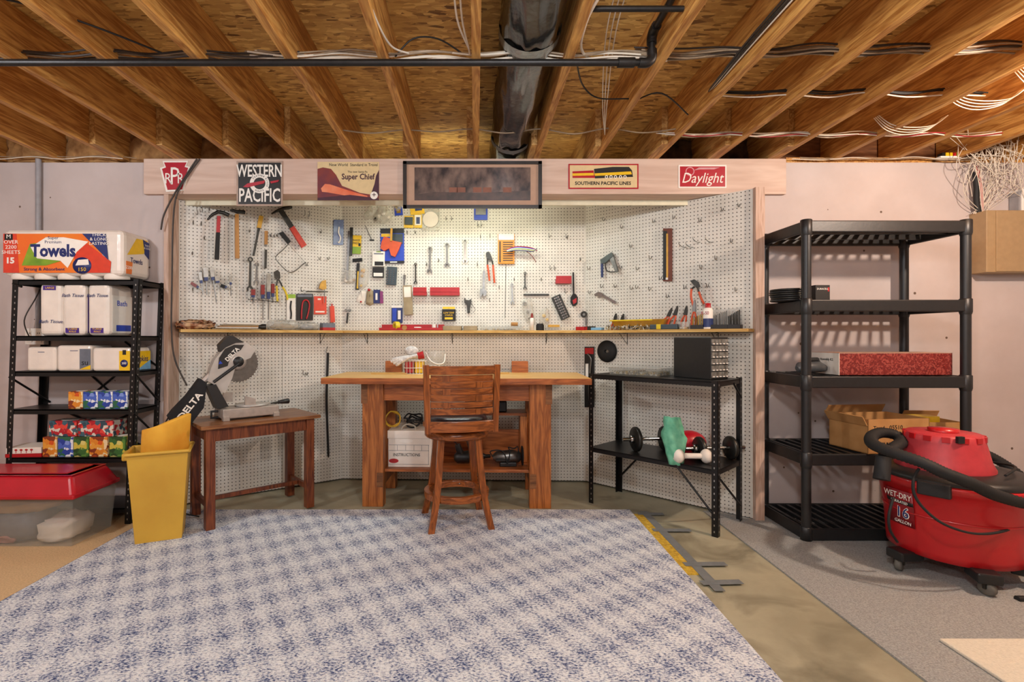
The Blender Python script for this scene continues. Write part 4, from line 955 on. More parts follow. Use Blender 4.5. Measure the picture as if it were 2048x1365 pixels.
# ------------------------------------------------------------------ five-tier plastic shelving
PX0, PX1, PY0, PY1 = 1.905, 2.875, 2.965, 3.435
t = thing('plastic_shelving', 'tall black five-tier ventilated plastic shelving', 'shelving unit', ((PX0+PX1)/2, (PY0+PY1)/2, .008))
W, D = (PX1-PX0)/2, (PY1-PY0)/2
for k, z in enumerate((.07, .505, .955, 1.40, 1.86)):
    b = MB()
    for y in (-D, D-.02): b.bx(-W, W, y, y+.02, z-.068, z)
    for x in (-W, W-.02): b.bx(x, x+.02, -D+.02, D-.02, z-.068, z)
    sh = b.build('shelf', 'black_plastic', t, bevel=.006)
    s0 = None
    for i in range(15):
        x = -W+.045+i*(2*W-.09)/14
        if s0 is None: s0 = MB().bx(-.011, .011, -D+.02, D-.02, z-.022, z-.003).build('slat', 'black_plastic', sh); s0.location.x = x
        else: c = s0.copy(); COL.objects.link(c); c.parent = sh; c.location.x = x
    for y in (-D*.4, D*.4): MB().bx(-W+.02, W-.02, y-.008, y+.008, z-.05, z-.02).build('crossbar', 'black_plastic', sh)
    for x in (-W+.02, W-.02):
        for y in (-D+.02, D-.02): MB().lathe([(.027, max(0, z-.085)), (.031, max(.001, z-.07)), (.031, z+.004), (.027, z+.008)], (x, y, 0), 14).build('corner_socket', 'black_plastic', sh)
for x in (-W+.02, W-.02):
    for y in (-D+.02, D-.02): MB().cyl((x, y, 0), (x, y, 1.862), .0255, 18).build('post', 'black_plastic', t)
def PS(px, Y, k): return Vector(((px-PPX)/FPX*Y, Y, (.06, .505, .955, 1.40, 1.86)[k]+.009))
t = thing('plate_stack', 'stack of thin dark round discs on the second plastic shelf', 'discs', PS(1580, 3.15, 3))
for i in range(6): MB().lathe([(.001, 0), (.105, 0), (.11, .006), (.105, .012), (.001, .012)], (random.uniform(-.006, .006), random.uniform(-.006, .006), .0+i*.0125), 28).build('disc', 'dark_steel' if i % 2 else 'black_plastic', t)
t = thing('small_carton', 'small black printed carton beside the discs', 'carton', PS(1639, 3.2, 3))
MB().bx(-.045, .045, -.03, .03, 0, .105).build('carton_body', 'black_print', t, bevel=.002); Fk = T((0, -.0305, 0)) @ RX(PI/2)
text(t, 'DURACELL', .017, 'white_print', -.002, .08, .001, M=Fk, sx=.85); MB().bx(.03, .04, .065, .09, 0, .001).build('red_mark', 'red_paint', t, Fk)
t = thing('game_box', 'long red patterned carton with a cream end on the middle plastic shelf', 'box', T((2.506, 3.18, .964)))
MB().bx(-.338, .338, -.125, .125, 0, .13).build('carton_body', 'red_pattern', t, bevel=.003)
MB().bx(-.340, -.337, -.125, .125, 0, .13).build('end_panel', 'paper_white', t); MB().bx(-.338, .338, -.125, .125, .13, .133).build('top_panel', mat('dusty_pink', '#b98f7a', .7), t)
text(t, 'Kit Assembly KS', .022, 'black_print', 0, .09, .0, M=T((-.3408, 0, 0)) @ RZ(-PI/2) @ RX(PI/2))
t = thing('power_tool', 'dark grey jigsaw lying at the end of the red carton', 'power tool', T(PS(1622, 3.13, 2)) @ RZ(.2))
MB().tube([(-.10, 0, .035), (-.08, 0, .04), (.05, 0, .045), (.10, 0, .035)], [.015, .034, .036, .02], 14).build('motor_body', mat('tool_grey', '#4a4d50', .4), t)
MB().tube([(-.04, 0, .06), (-.03, 0, .09), (.04, 0, .09), (.06, 0, .06)], .013, 10).build('handle', 'rubber', t)
def open_carton(M, w, d, h, label, lines, cols='cardboard'):
    t = thing('open_carton', label, 'box', M)
    for x0, x1, y0, y1 in ((-w, w, -d, -d+.005), (-w, w, d-.005, d), (-w, -w+.005, -d, d), (w-.005, w, -d, d)): MB().bx(x0, x1, y0, y1, 0, h).build('side_panel', cols, t)
    MB().bx(-w, w, -d, d, 0, .005).build('bottom_panel', cols, t)
    MB().box((-w-.02, 0, h-.01), (.005, 2*d, .06), Matrix.Rotation(-.5, 3, 'Y')).build('flap', cols, t); MB().box((0, d+.02, h+.02), (2*w, .005, .06), Matrix.Rotation(.5, 3, 'X')).build('flap', cols, t)
    Fc = T((0, -d-.0006, 0)) @ RX(PI/2)
    for s, size, x, y in lines: text(t, s, size, 'black_print', x, y, .0, M=Fc)
    return t, Fc
t, Fc = open_carton(T(PS(1755, 3.12, 1)) @ RZ(.12), .20, .14, .20, 'large open brown cardboard carton with printed codes', [('Tread', .03, -.13, .15), ('05510', .035, -.02, .15), ('24  6', .03, -.03, .095)])
for i in range(10): MB().bx(-.15+i*.017, -.15+i*.017+.006+.004*(i % 3), .025, .065, 0, .001).build('barcode_bar', 'black_print', t, Fc)
t, Fc = open_carton(T(PS(1868, 3.25, 1)) @ RZ(-.05), .11, .09, .15, 'smaller brown carton with a yellow box in it, behind the vacuum', [])
tag(MB().bx(-.08, .08, -.05, .05, 0, .05).build('yellow_carton', 'yellow_print', None, T(PS(1840, 3.25, 1)+Vector((0, 0, .13)))), 'flat yellow carton poking out of the brown carton', 'carton')
# ------------------------------------------------------------------ shop vacuum
mat('vac_red', '#c0161c', .38, col2='#a80f16', scale=4, coat=.2)
mat('vac_faded', '#b8343c', .5, var=.08)
VC = Vector((2.45, 2.63, 0.0)); VM = T(VC) @ Matrix.Diagonal((1.05, 1.05, .94, 1.0))
t = thing('shop_vacuum', 'red wet dry shop vacuum with black hose on casters', 'vacuum cleaner', VM)
MB().lathe([(.001, .11), (.245, .11), (.255, .115), (.258, .15), (.268, .32), (.29, .47), (.297, .472), (.302, .50), (.298, .515), (.28, .515)], (0, 0, 0), 48).build('tank', 'vac_red', t)
MB().lathe([(.272, .325), (.276, .33), (.272, .335)], (0, 0, 0), 48).build('tank_rib', 'vac_red', t)
MB().lathe([(.30, .515), (.302, .53), (.27, .548), (.20, .556), (.001, .556)], (0, 0, 0), 48).build('lid', 'black_plastic', t)
hd_ = MB().lathe([(.19, .55), (.19, .565), (.175, .60), (.155, .70), (.150, .735), (.140, .745), (.001, .748)], (-.03, .02, 0), 36).build('motor_head', 'vac_faded', t)
for i in range(14):
    a = 2*PI*i/14; MB().box((-.03+.15*math.cos(a), .02+.15*math.sin(a), .725), (.012, .03, .028), Matrix.Rotation(a, 3, 'Z')).build('vent_rib', 'vac_red', hd_)
MB().lathe([(.06, .748), (.06, .765), (.001, .768)], (-.03, .02, 0), 20).build('cap', 'vac_red', hd_); MB().bx(-.10, -.07, -.135, -.12, .715, .75).build('switch', 'black_plastic', hd_)
for a in (3.75, 5.9): MB().box((.298*math.cos(a), .298*math.sin(a), .49), (.03, .12, .07), Matrix.Rotation(a, 3, 'Z')).build('latch', 'black_plastic', t, bevel=.006)
for k, a in enumerate((3.25, 4.35, 5.35, .6, 1.7)):
    x, y = .26*math.cos(a), .26*math.sin(a)
    ft = MB().box((x, y, .095), (.12, .09, .05), Matrix.Rotation(a, 3, 'Z')).build('caster_bracket', 'black_plastic', t, bevel=.008)
    q = Matrix.Rotation(a+.6, 3, 'Z') @ Matrix.Rotation(PI/2, 3, 'X')
    MB().lathe([(.001, -.014), (.028, -.014), (.033, -.008), (.033, .008), (.028, .014), (.001, .014)], (x*1.12, y*1.12, .033+.009), 20, q).build('wheel', mat('wheel_grey', '#6a665e', .6), ft)
    MB().cyl((x*1.12, y*1.12, .06), (x*1.12, y*1.12, .09), .008, 8).box((x*1.12, y*1.12, .058), (.012, .045, .03), Matrix.Rotation(a+.6, 3, 'Z')).build('fork', 'dark_steel', ft)
# label that wraps round the tank
la = []
R_ = .2735
def curved(a0, a1, z0, z1, rr_, n=8):
    rows = []
    for i in range(n+1):
        a = a0+(a1-a0)*i/n; rows.append([(rr_(z)*math.cos(a), rr_(z)*math.sin(a), z) for z in (z0, (z0+z1)/2, z1)])
    return MB().sheet(rows)
def tank_r(z): return .258+(z-.15)/.17*.010 if z < .32 else .268+(z-.32)/.15*.022
curved(2.93, 3.45, .25, .44, lambda z: tank_r(z)+.003).build('label_panel', mat('label_maroon', '#8f1822', .4), t, solid=.001)
curved(2.93, 3.45, .365, .385, lambda z: tank_r(z)+.005).build('label_band', 'black_print', t, solid=.001)
def tank_text(s, size, a, z, m, sx=1.0, bold=0, lift=0):
    rr_ = tank_r(z)+.0065+lift
    M = T((rr_*math.cos(a), rr_*math.sin(a), z)) @ RZ(a+PI/2) @ RX(PI/2)
    return text(t, s, size, m, 0, 0, 0, M=M, sx=sx, bold=bold)
tank_text('WET-DRY', .042, 3.20, .41, 'white_print', .8); tank_text('INSULATED', .019, 3.22, .375, 'white_print', .9)
tank_text('16', .08, 3.25, .318, 'white_print', .9, .003); tank_text('16', .078, 3.25, .318, 'navy', .9, 0, .0015)
tank_text('GALLON', .024, 3.25, .268, 'white_print', .9)
# hose: ribbed
def ribbed(path, r, pitch=.011):
    pts = smooth_path(path, 40); out = []; rr_ = []; acc = 0; last = pts[0]; k = 0
    samples = []
    for p in pts:
        d = (p-last).length; acc += d
        if acc >= pitch/2: samples.append(p); acc = 0
        last = p
    return samples, [r if i % 2 else r*.86 for i in range(len(samples))]
VI = VM.inverted()
def vp(px, py, Y): return VI @ at_depth(px, py, Y)
pts, rr2 = ribbed([vp(*q) for q in ((2120, 990, 2.55), (2070, 1008, 2.36), (1998, 993, 2.31), (1943, 968, 2.30), (1887, 946, 2.32), (1845, 926, 2.36), (1790, 907, 2.45), (1753, 893, 2.54), (1742, 882, 2.62), (1747, 871, 2.70), (1766, 866, 2.76), (1792, 871, 2.76), (1803, 884, 2.70), (1786, 898, 2.60), (1769, 914, 2.55))], .029)
MB().tube(pts, rr2, 14).build('hose', 'rubber', t)
MB().tube([vp(1767, 915, 2.55), vp(1763, 960, 2.52)], [.031, .034], 16).build('hose_end', 'rubber', t)
pts, rr2 = ribbed([vp(*q) for q in ((1900, 898, 2.92), (1960, 905, 2.90), (2010, 930, 2.86), (2060, 968, 2.80))], .027)
MB().tube(pts, rr2, 14).build('hose', 'rubber', t)
MB().tube(smooth_path([(.05, -.20, .57), (.2, -.1, .585), (.24, .05, .57), (.1, .1, .58), (-.1, -.05, .60)], 8), .006, 6).build('power_cord', 'rubber', t)
MB().tube(smooth_path([vp(*q) for q in ((1838, 938, 2.38), (1827, 960, 2.36), (1829, 990, 2.35), (1850, 1020, 2.33), (1890, 1050, 2.30), (1950, 1068, 2.30), (2010, 1062, 2.34), (2060, 1035, 2.42))], 8), .006, 6).build('power_cord', 'rubber', t)
MB().tube(smooth_path([vp(*q) for q in ((1787, 995, 2.52), (1778, 1030, 2.50), (1780, 1060, 2.50), (1795, 1085, 2.52))], 8), .006, 6).build('power_cord', 'rubber', t)
tag(MB().tube(smooth_path([VC+Vector(v) for v in ((-.02, -.33, .012), (.2, -.34, .014), (.33, -.33, .016), (.45, -.36, .03))], 6), .016, 10).build('vacuum_wand', 'black_plastic'), 'black vacuum wand lying on the grey carpet beside the vacuum', 'wand')
# ------------------------------------------------------------------ ceiling services
t = thing('air_duct', 'round duct wrapped in shiny black plastic between the joists', 'duct', (.232, 0, 2.521))
mat('duct_wrap', '#101113', .2, var=.3, scale=6, bump=.9, bscale=9, coat=.6, stretch=(1, .8, 1))
r = random.Random(21); rows = []
NA = 36
ph = [r.uniform(0, 6) for _ in range(6)]
yy = -2.7; ylist = []
while yy < 4.41: ylist.append(yy); yy += .03
for y in ylist:
    row = []
    for k in range(NA+1):
        a = 2*PI*(k % NA)/NA
        w = .004*math.sin(7*a+ph[0]+3*y)+.004*math.sin(3*a+9*y+ph[1])+.003*math.sin(13*a-17*y+ph[2])
        row.append(((.128+w)*math.cos(a), y, (.106+w)*math.sin(a)))
    rows.append(row)
MB().sheet(rows).build('wrap', 'duct_wrap', t)
mat('silver_tape', '#9fa6a8', .25, metal=.7, bump=.3)
for y in (1.80, 2.215, 3.38):
    mb = MB(); mb.sheet([[(.134*math.cos(2*PI*k/32), y+d, .112*math.sin(2*PI*k/32)) for k in range(33)] for d in (-.03, .03)]); mb.build('tape_band', 'silver_tape' if y < 3 else 'duct_tape', t)
t = thing('gas_pipe', 'long black iron gas pipe hung under the joists', 'pipe', (0, 2.2, 2.371))
MB().cyl((-3.3, 0, 0), (.615, 0, 0), .0145, 14).build('pipe_run', 'black_iron', t)
MB().cyl((.61, 0, 0), (.68, 0, 0), .021, 14).build('coupling', 'black_iron', t); MB().cyl((.68, 0, 0), (.72, 0, 0), .0145, 14).build('nipple', 'black_iron', t)
MB().tube(smooth_path([(.70, 0, 0), (.735, 0, .0), (.755, 0, .02), (.755, 0, .055)], 5), .021, 14).build('elbow', 'black_iron', t)
MB().cyl((.755, 0, .05), (.755, 0, .10), .0145, 14).build('riser', 'black_iron', t)
MB().tube(smooth_path([(.755, 0, .08), (.755, 0, .105), (.755, -.02, .122), (.755, -.06, .124)], 5), .021, 14).build('elbow', 'black_iron', t)
MB().cyl((.755, -.05, .124), (.755, -2.6, .124), .0145, 14).build('pipe_run', 'black_iron', t)
tag(MB().cyl((.427, 1.955, 2.445), (.792, 1.955, 2.445), .011, 10).build('metal_rod', 'black_iron'), 'thin black metal rod spanning two joists beside the gas pipe', 'rod')
mat('cable_white', '#e2d6c4', .5, var=.05); mat('cable_tan', '#a08a70', .5, var=.15); mat('cable_dark', '#3a2f28', .5, var=.15); mat('cable_black', '#181616', .5); mat('cable_red', '#9c2026', .5)
def cable(pts, r, m, label, group, n=6):
    return tag(MB().tube(smooth_path(pts, n), r, 6).build('electrical_cable', m), label, 'cable', group)
rr = random.Random(5)
def bundle(x0, x1, y, z, count, mats, label, group, r=.0045, sag=.012, slope=0.0, spread=.016):
    for i in range(count):
        oy, oz = rr.uniform(-spread, spread), rr.uniform(-spread, spread); pts = []; x = x0-rr.uniform(0, .1)
        k = 0
        while x < x1:
            pts.append((x, y+oy+rr.uniform(-.006, .006), z+oz+slope*(x-x0)+(-sag if k % 2 else .004)+rr.uniform(-.006, .006))); x += .2032; k += 1
        cable(pts, r, mats[i % len(mats)], label, group)
G1 = 'cables strung through the joists beside the gas pipe'
bundle(-3.2, -.75, 2.29, 2.452, 8, ['cable_tan', 'cable_dark', 'cable_tan', 'cable_dark'], 'dull tan cable of the bundle threaded through the left joists by the gas pipe', G1)
bundle(-.95, .90, 2.29, 2.448, 8, ['cable_white', 'cable_white', 'cable_tan'], 'pale cable of the bundle behind the middle run of the gas pipe', G1)
bundle(.75, 3.6, 2.29, 2.462, 10, ['cable_tan', 'cable_dark', 'cable_tan'], 'brown cable of the bundle threaded through the right joists past the pipe elbow', G1, slope=.018, spread=.022)
bundle(1.30, 2.75, 2.65, 2.465, 4, ['cable_black'], 'black cable of the group crossing the right joists', 'black cables through the right joists', r=.004, spread=.012)
bundle(1.30, 2.75, 2.66, 2.455, 1, ['cable_white'], 'single pale cable running with the black cables across the right joists', 'black cables through the right joists', r=.004)
bundle(-.80, 1.2, 3.08, 2.425, 1, ['cable_tan'], 'single tan cable sagging across the joists just before the beam', 'cable before the beam', r=.0045, sag=.02)
bundle(1.15, 3.2, 3.10, 2.43, 5, ['cable_white', 'cable_tan', 'cable_white'], 'pale cable of the bundle crossing the joists just before the right wall', 'pale cables before the right wall', r=.0035, spread=.014)
bundle(1.15, 3.2, 3.10, 2.43, 1, ['cable_red'], 'single red cable in the pale bundle before the right wall', 'pale cables before the right wall', r=.0035)
bundle(-3.3, -2.28, 3.45, 2.405, 2, ['cable_tan', 'cable_white'], 'thin cable lying along the top of the left wall', 'cables along the left wall top', r=.003, spread=.01, sag=.006)
bundle(2.2, 3.5, 3.46, 2.395, 3, ['cable_tan', 'cable_white'], 'thin cable lying along the top of the right wall', 'cables along the right wall top', r=.003, spread=.008, sag=.006)
for i in range(6): cable([(1.19-.006*i, 1.4, 2.47+.004*(i % 3)), (1.185-.006*i, 2.1, 2.45+.006*(i % 2)), (1.19-.004*i, 2.5, 2.44), (1.195, 2.63, 2.455)], .004, ['cable_white', 'cable_black', 'cable_dark'][i % 3], 'cable running along the side of a joist towards the black cables', 'cables along one joist')
for i in range(3): cable([(.50+.02*i, 1.7, 2.46), (.56+.02*i, 2.2, 2.50), (.68+.012*i, 2.75, 2.45), (.785, 3.12, 2.425)], .0028, 'cable_white', 'thin pale wire crossing a joist bay between the duct and the pipe riser', 'thin wires in a joist bay')
for i in range(2): cable([(-.06-.02*i, 1.7, 2.47), (-.055-.02*i, 2.0, 2.44), (-.03, 2.2, 2.43), (-.03, 2.28, 2.45)], .0045, 'cable_white', 'pale cable dropping beside the middle joist to the bundle', 'cables beside the middle joist')
cable([(-.40, 1.8, 2.44), (-.385, 2.0, 2.42), (-.36, 2.18, 2.43), (-.30, 2.27, 2.45)], .0045, 'cable_white', 'pale cable hugging a joist left of the middle one', 'cables beside the middle joist')
cable([(-.36, 2.28, 2.44), (-.28, 2.28, 2.52), (-.17, 2.28, 2.52), (-.06, 2.29, 2.46)], .004, 'cable_black', 'black cable arching up between two joists above the gas pipe', 'arched black cables')
cable([(-2.0, 1.9, 2.50), (-1.75, 2.0, 2.49), (-1.55, 2.1, 2.46), (-1.38, 2.25, 2.44)], .0045, 'cable_black', 'black cable crossing a joist bay at the far left of the ceiling', 'arched black cables')
cable([(.45, 2.3, 2.44), (.53, 2.55, 2.45), (.63, 2.65, 2.43), (.79, 2.66, 2.43), (.83, 2.68, 2.43), (.95, 2.62, 2.44), (1.18, 2.85, 2.43)], .004, 'cable_black', 'black cable wandering from the duct bay under the pipe elbow', 'arched black cables')
cable([(.47, 1.75, 2.43), (.43, 2.0, 2.42), (.50, 2.3, 2.45), (.8, 2.35, 2.44)], .006, 'cable_white', 'thick pale cable curving out from the joist right of the duct', 'cables beside the middle joist')
for j, (X, Y) in enumerate(((2.62, 2.62), (2.52, 2.95), (2.78, 2.42))):
    for i in range(4): cable([(X-.20, Y+.012*i, 2.47), (X-.12, Y+.015*i, 2.415-.004*i), (X, Y+.02*i, 2.40-.006*i), (X+.12, Y+.015*i, 2.415-.004*i), (X+.2, Y+.012*i, 2.47)], .0026, 'cable_white', 'white cable loop drooping from the far right joists', 'white cable loops at the right joists')
# telephone wiring at the right wall
mb = MB(); q = random.Random(11)
for i in range(48):
    a = at_depth(q.uniform(1895, 2060), q.uniform(255, 300), 3.40+q.uniform(-.05, .04)); b = at_depth(q.uniform(1925, 2050), q.uniform(330, 400), 3.44+q.uniform(-.03, .02)); c = at_depth(q.uniform(1940, 1975), 428, 3.45)
    J = lambda k: Vector((q.uniform(-k, k), q.uniform(-.04, .01), q.uniform(-k, k)))
    mb.tube(smooth_path([a, a*.7+b*.3+J(.09), a*.35+b*.65+J(.11), b]+([c] if i % 3 == 0 else []), 5), .0021, 4)
tag(mb.build('wire_tangle', 'cable_white'), 'wild tangle of thin pale telephone wires above the tan panel box', 'wires', kind='stuff')
t = thing('taped_cable_trunk', 'black taped wire trunk running down to the tan panel box', 'cable', at_depth(1950, 350, 3.44))
MB().tube(smooth_path([(0, 0, .02), (.01, 0, -.08), (.02, .01, -.18), (.04, .01, -.275)], 5), .016, 10).build('taped_sleeve', 'rubber', t)
for i in range(5): MB().tube(smooth_path([(-.01+.006*i, -.012, .06), (.01+.005*i, -.02, -.08), (.03+.004*i, -.012, -.2), (.05, -.005, -.28)], 5), .0025, 5).build('wire', ['cable_white', 'cable_red'][i % 2], t)
t = thing('terminal_block', 'small terminal block with yellow, red and green connectors on top of the wall', 'terminal block', at_depth(1897, 316, 3.46))
MB().bx(-.07, .07, -.02, .02, -.006, .006).build('base', 'white_plastic', t)
for i, m in enumerate(('black_print', 'yellow_print', 'yellow_print', 'red_paint', 'lime')): MB().bx(-.062+i*.025, -.042+i*.025, -.022, .016, .006, .028).build('connector', m, t)
mat('tan_metal', '#a98c66', .5, var=.06)
t = thing('panel_box', 'tan metal service panel box mounted on the right wall', 'panel box', (3.56, 3.44, 1.825))
MB().bx(-.19, .40, -.06, .0595, -.205, .205).build('cabinet', 'tan_metal', t, bevel=.004); MB().bx(-.13, .40, -.066, -.059, -.20, .20).build('door', 'tan_metal', t, bevel=.002)
t = thing('wall_box', 'small white electrical box above the tan panel box', 'junction box', (3.70, 3.46, 2.11))
MB().bx(-.05, .12, -.04, .0395, -.075, .075).build('cover', 'white_plastic', t, bevel=.004); MB().bx(-.065, -.05, -.03, .03, -.07, .06).build('side_plate', 'grey_conduit', t)
t = thing('wall_conduit', 'grey vertical conduit on the left wall leading to an outlet', 'conduit', (-2.97, 3.475, 0))
MB().cyl((0, 0, 1.25), (0, 0, 2.40), .017, 14).build('pipe_run', 'grey_conduit', t)
ob = MB().bx(-.075, .055, -.02, .024, 1.14, 1.25).build('outlet_box', 'white_plastic', t, bevel=.003)
for x in (-.045, .02):
    MB().bx(x-.018, x+.018, -.0225, -.0195, 1.155, 1.235).build('receptacle', 'paper_white', ob)
    for z in (1.175, 1.212): MB().bx(x-.008, x-.005, -.024, -.022, z, z+.010).bx(x+.005, x+.008, -.024, -.022, z, z+.010).build('slots', 'black_print', ob)
cable([(-2.99, 3.44, 1.17), (-3.0, 3.40, 1.30), (-2.96, 3.44, 1.45), (-2.94, 3.46, 1.53)], .004, 'cable_dark', 'dark cord plugged into the outlet behind the bath tissue', 'cords at the left wall')
for i in range(2):
    cable([at_depth(400-6*i, 318, 3.452), at_depth(378-4*i, 348, 3.445), at_depth(352-3*i, 388, 3.435), at_depth(338-10*i, 430, 3.43), at_depth(322-30*i*0, 460, 3.44)] if i else [at_depth(400, 318, 3.452), at_depth(375, 352, 3.445), at_depth(353, 392, 3.43), at_depth(346, 450, 3.43), at_depth(344, 560, 3.43), at_depth(343, 660, 3.43), at_depth(350, 720, 3.43), at_depth(374, 772, 3.43)], .006, 'cable_dark', ['dark cord running from the beam down the alcove post', 'dark cord slanting from the beam down to the towel pack'][i], 'cords at the left wall')
cable([BL.hit(566, 396, .10), BL.hit(580, 404, .08), BL.hit(605, 405, .06), BL.hit(640, 398, .05)], .005, 'cable_black', 'short black lamp cord hanging between the two railroad signs', 'lamp cord')
# tube light fixtures hidden behind the beam
mat('tube_glow', '#f4fbf4', .5, emit=('#f2fbe8', 5.0))
for tx in (-.1,):
    t = thing('shop_light', 'white fluorescent tube fixture mounted behind the beam', 'light fixture', (tx, 3.725, 2.25))
    MB().bx(-.60, .60, -.016, .016, .02, .06).build('housing', 'white_plastic', t)
    for y in (-.03, .03): MB().cyl((-.58, y, .0), (.58, y, .0), .013, 10).build('tube', 'tube_glow', t)
    for x in (-.59, .59): MB().bx(x-.008, x+.008, -.045, .045, -.016, .03).build('end_cap', 'white_plastic', t)
    for x in (-.4, .4): MB().cyl((x, 0, .06), (x, 0, .15), .003, 6).build('hanger', 'steel', t)
# ------------------------------------------------------------------ signs on the beam
SG = Plane((-2.25, 3.465), (2.10, 3.465))
class Item:
    """a thing on a vertical plane, its parts traced in photo pixels at their own stand-off"""
    def __init__(s, P, name, label, cat, ax, ay, group=None, off=0.0):
        s.P = P; s.o = P.loc(ax, ay, off); s.off = off; s.t = thing(name, label, cat, P.Mab(s.o[0], s.o[1], 0), group)
    def L(s, px, py, z=None):
        q = s.P.loc(px, py, s.off if z is None else z); return (q[0]-s.o[0], q[1]-s.o[1])
    def poly(s, pts, z0, z1, name, m, bevel=0, parent=None):
        return MB().prism([s.L(x, y, z1) for x, y in pts], z0, z1).build(name, m, parent or s.t, bevel=bevel)
    def rect(s, x0, y0, x1, y1, z0, z1, name, m, bevel=0, parent=None):
        return s.poly([(x0, y0), (x1, y0), (x1, y1), (x0, y1)], z0, z1, name, m, bevel, parent)
    def tube(s, pts, z, r, name, m, n=6, sm=True, seg=8, parent=None):
        q = [(*s.L(p[0], p[1], (p[2] if len(p) > 2 else z)), (p[2] if len(p) > 2 else z)) for p in pts]
        return MB().tube(smooth_path(q, n) if sm and len(q) > 2 else q, r, seg).build(name, m, parent or s.t)
    def disc(s, x, y, r, z0, z1, name, m, n=24, parent=None, hole=0):
        c = s.L(x, y, z1)
        prof = [(max(hole, .0005), z0), (r, z0), (r, z1), (max(hole, .0005), z1)]+([(hole, z0)] if hole else [])
        return MB().lathe(prof, (c[0], c[1], 0), n, smooth=False).build(name, m, parent or s.t)
    def text(s, body, x, y, hpx, m, z, rot=0, sx=1.0, shear=0, bold=0, parent=None):
        c = s.L(x, y, z); h = abs(s.L(x, y-hpx, z)[1]-c[1])
        return text(parent or s.t, body, h, m, c[0], c[1], z, rot=rot, sx=sx, shear=shear, bold=bold)
mat('sign_red', '#b3122a', .35, var=.06); mat('sign_cream', '#e0c694', .5, var=.05); mat('sign_frame', '#b59a88', .5)
mat('canyon', '#8a3626', .6, col2='#5e2a3c', scale=9); mat('train_orange', '#d8562c', .5, col2='#e8906a', scale=8); mat('plum', '#4a2434', .6, var=.1)
it = Item(SG, 'keystone_sign', 'red keystone-shaped railroad sign with interlaced white letters', 'sign', 349, 352)
it.poly([(325, 322), (376, 322), (372, 332), (380, 334), (367, 382), (332, 384), (320, 336), (329, 333)], 0, .006, 'plate', 'white_print', .001)
it.poly([(328, 325), (373, 325), (369, 334), (376, 336), (364, 379), (335, 380), (324, 338), (332, 335)], .006, .0075, 'red_field', 'sign_red')
for s_, x, y, h in (('R', 336, 358, 30), ('P', 349, 354, 50), ('R', 361, 358, 30)): it.text(s_, x, y, h, 'white_print', .0085, sx=.8)
it = Item(SG, 'square_sign', 'square black railroad sign with large white lettering and red feather', 'sign', 519, 367)
it.rect(473, 322, 565, 412, 0, .008, 'frame', 'sign_frame', .001); it.rect(476.5, 325.5, 561.5, 408.5, .008, .010, 'black_field', 'black_print')
it.text('WESTERN', 519, 343, 34, 'white_print', .0105, sx=.60, bold=.002); it.text('PACIFIC', 519, 392, 38, 'white_print', .0105, sx=.62, bold=.002)
it.disc(519, 367, .066, .0105, .0118, 'ring', 'white_print', 32, hole=.040); it.disc(519, 367, .040, .0105, .0112, 'ring_centre', 'black_print', 32)
it.poly([(486, 374), (495, 367), (530, 361), (528, 367), (495, 375)], .0125, .0145, 'feather', 'sign_red'); it.poly([(540, 363), (558, 360), (556, 364), (542, 367)], .0125, .0145, 'feather_tip', 'sign_red')
for k, ch in enumerate('FEATHER'):
    a = 2.45-k*.24; c = it.L(519, 367, .012); text(it.t, ch, .017, 'black_print', c[0]+.053*math.cos(a), c[1]+.053*math.sin(a), .0122, rot=a-PI/2)
for k, ch in enumerate('RIVER'):
    a = .62-k*.24; c = it.L(519, 367, .012); text(it.t, ch, .016, 'black_print', c[0]+.053*math.cos(a), c[1]+.053*math.sin(a), .0122, rot=a-PI/2)
for k, ch in enumerate('ROUTE'):
    a = -2.05+k*.24; c = it.L(519, 367, .012); text(it.t, ch, .016, 'black_print', c[0]+.053*math.cos(a), c[1]+.053*math.sin(a), .0122, rot=a+PI/2)
it = Item(SG, 'travel_poster', 'tin travel poster of a streamlined train below red cliffs', 'sign', 696, 362)
it.rect(635, 324, 758, 401, 0, .004, 'plate', 'sign_cream')
it.poly([(635, 338), (646, 335), (662, 338), (672, 350), (684, 372), (700, 378), (720, 386), (758, 392), (758, 401), (635, 401)], .004, .0048, 'cliff', 'canyon')
it.poly([(758, 340), (752, 352), (749, 368), (742, 388), (758, 392)], .004, .0048, 'cliff', 'plum')
it.poly([(642, 377), (650, 368), (660, 369), (700, 382), (735, 392), (735, 396), (700, 393), (655, 385), (644, 384)], .0049, .0056, 'train', 'train_orange')
it.poly([(635, 396), (700, 390), (758, 397), (758, 401), (635, 401)], .0057, .0063, 'foreground', 'plum')
it.disc(748, 391, .026, .0057, .0064, 'emblem', 'white_print', 18); it.text('+', 748, 390.5, 16, 'plum', .0068)
it.text('New World  Standard in Travel', 707, 330, 8.2, 'black_print', .0045, sx=.92); it.text('The new Santa Fe', 715, 344, 5.5, 'black_print', .0045); it.text('Super Chief', 716, 354, 16, 'plum', .0045, sx=.86, bold=.0012)
it = Item(SG, 'framed_picture', 'wide framed dark landscape picture of a train at the foot of cliffs', 'picture', 946, 370)
mat('rock_scene', '#8c7468', .3, col2='#2a2226', scale=14, stretch=(1, .6, 1), detail=9, coat=.5, thresh=(.36, .72)); mat('mat_board', '#b9967e', .6, var=.04); mat('frame_dark', '#2a2320', .4)
for a in ((806, 322, 1084, 328), (806, 410, 1084, 416), (806, 322, 813, 416), (1077, 322, 1084, 416)): it.rect(*a, 0, .022, 'frame_rail', 'frame_dark', .002)
it.rect(811, 326, 1079, 412, 0, .010, 'mat_board', 'mat_board'); it.rect(829, 335, 1061, 401, .010, .0115, 'print', 'rock_scene')
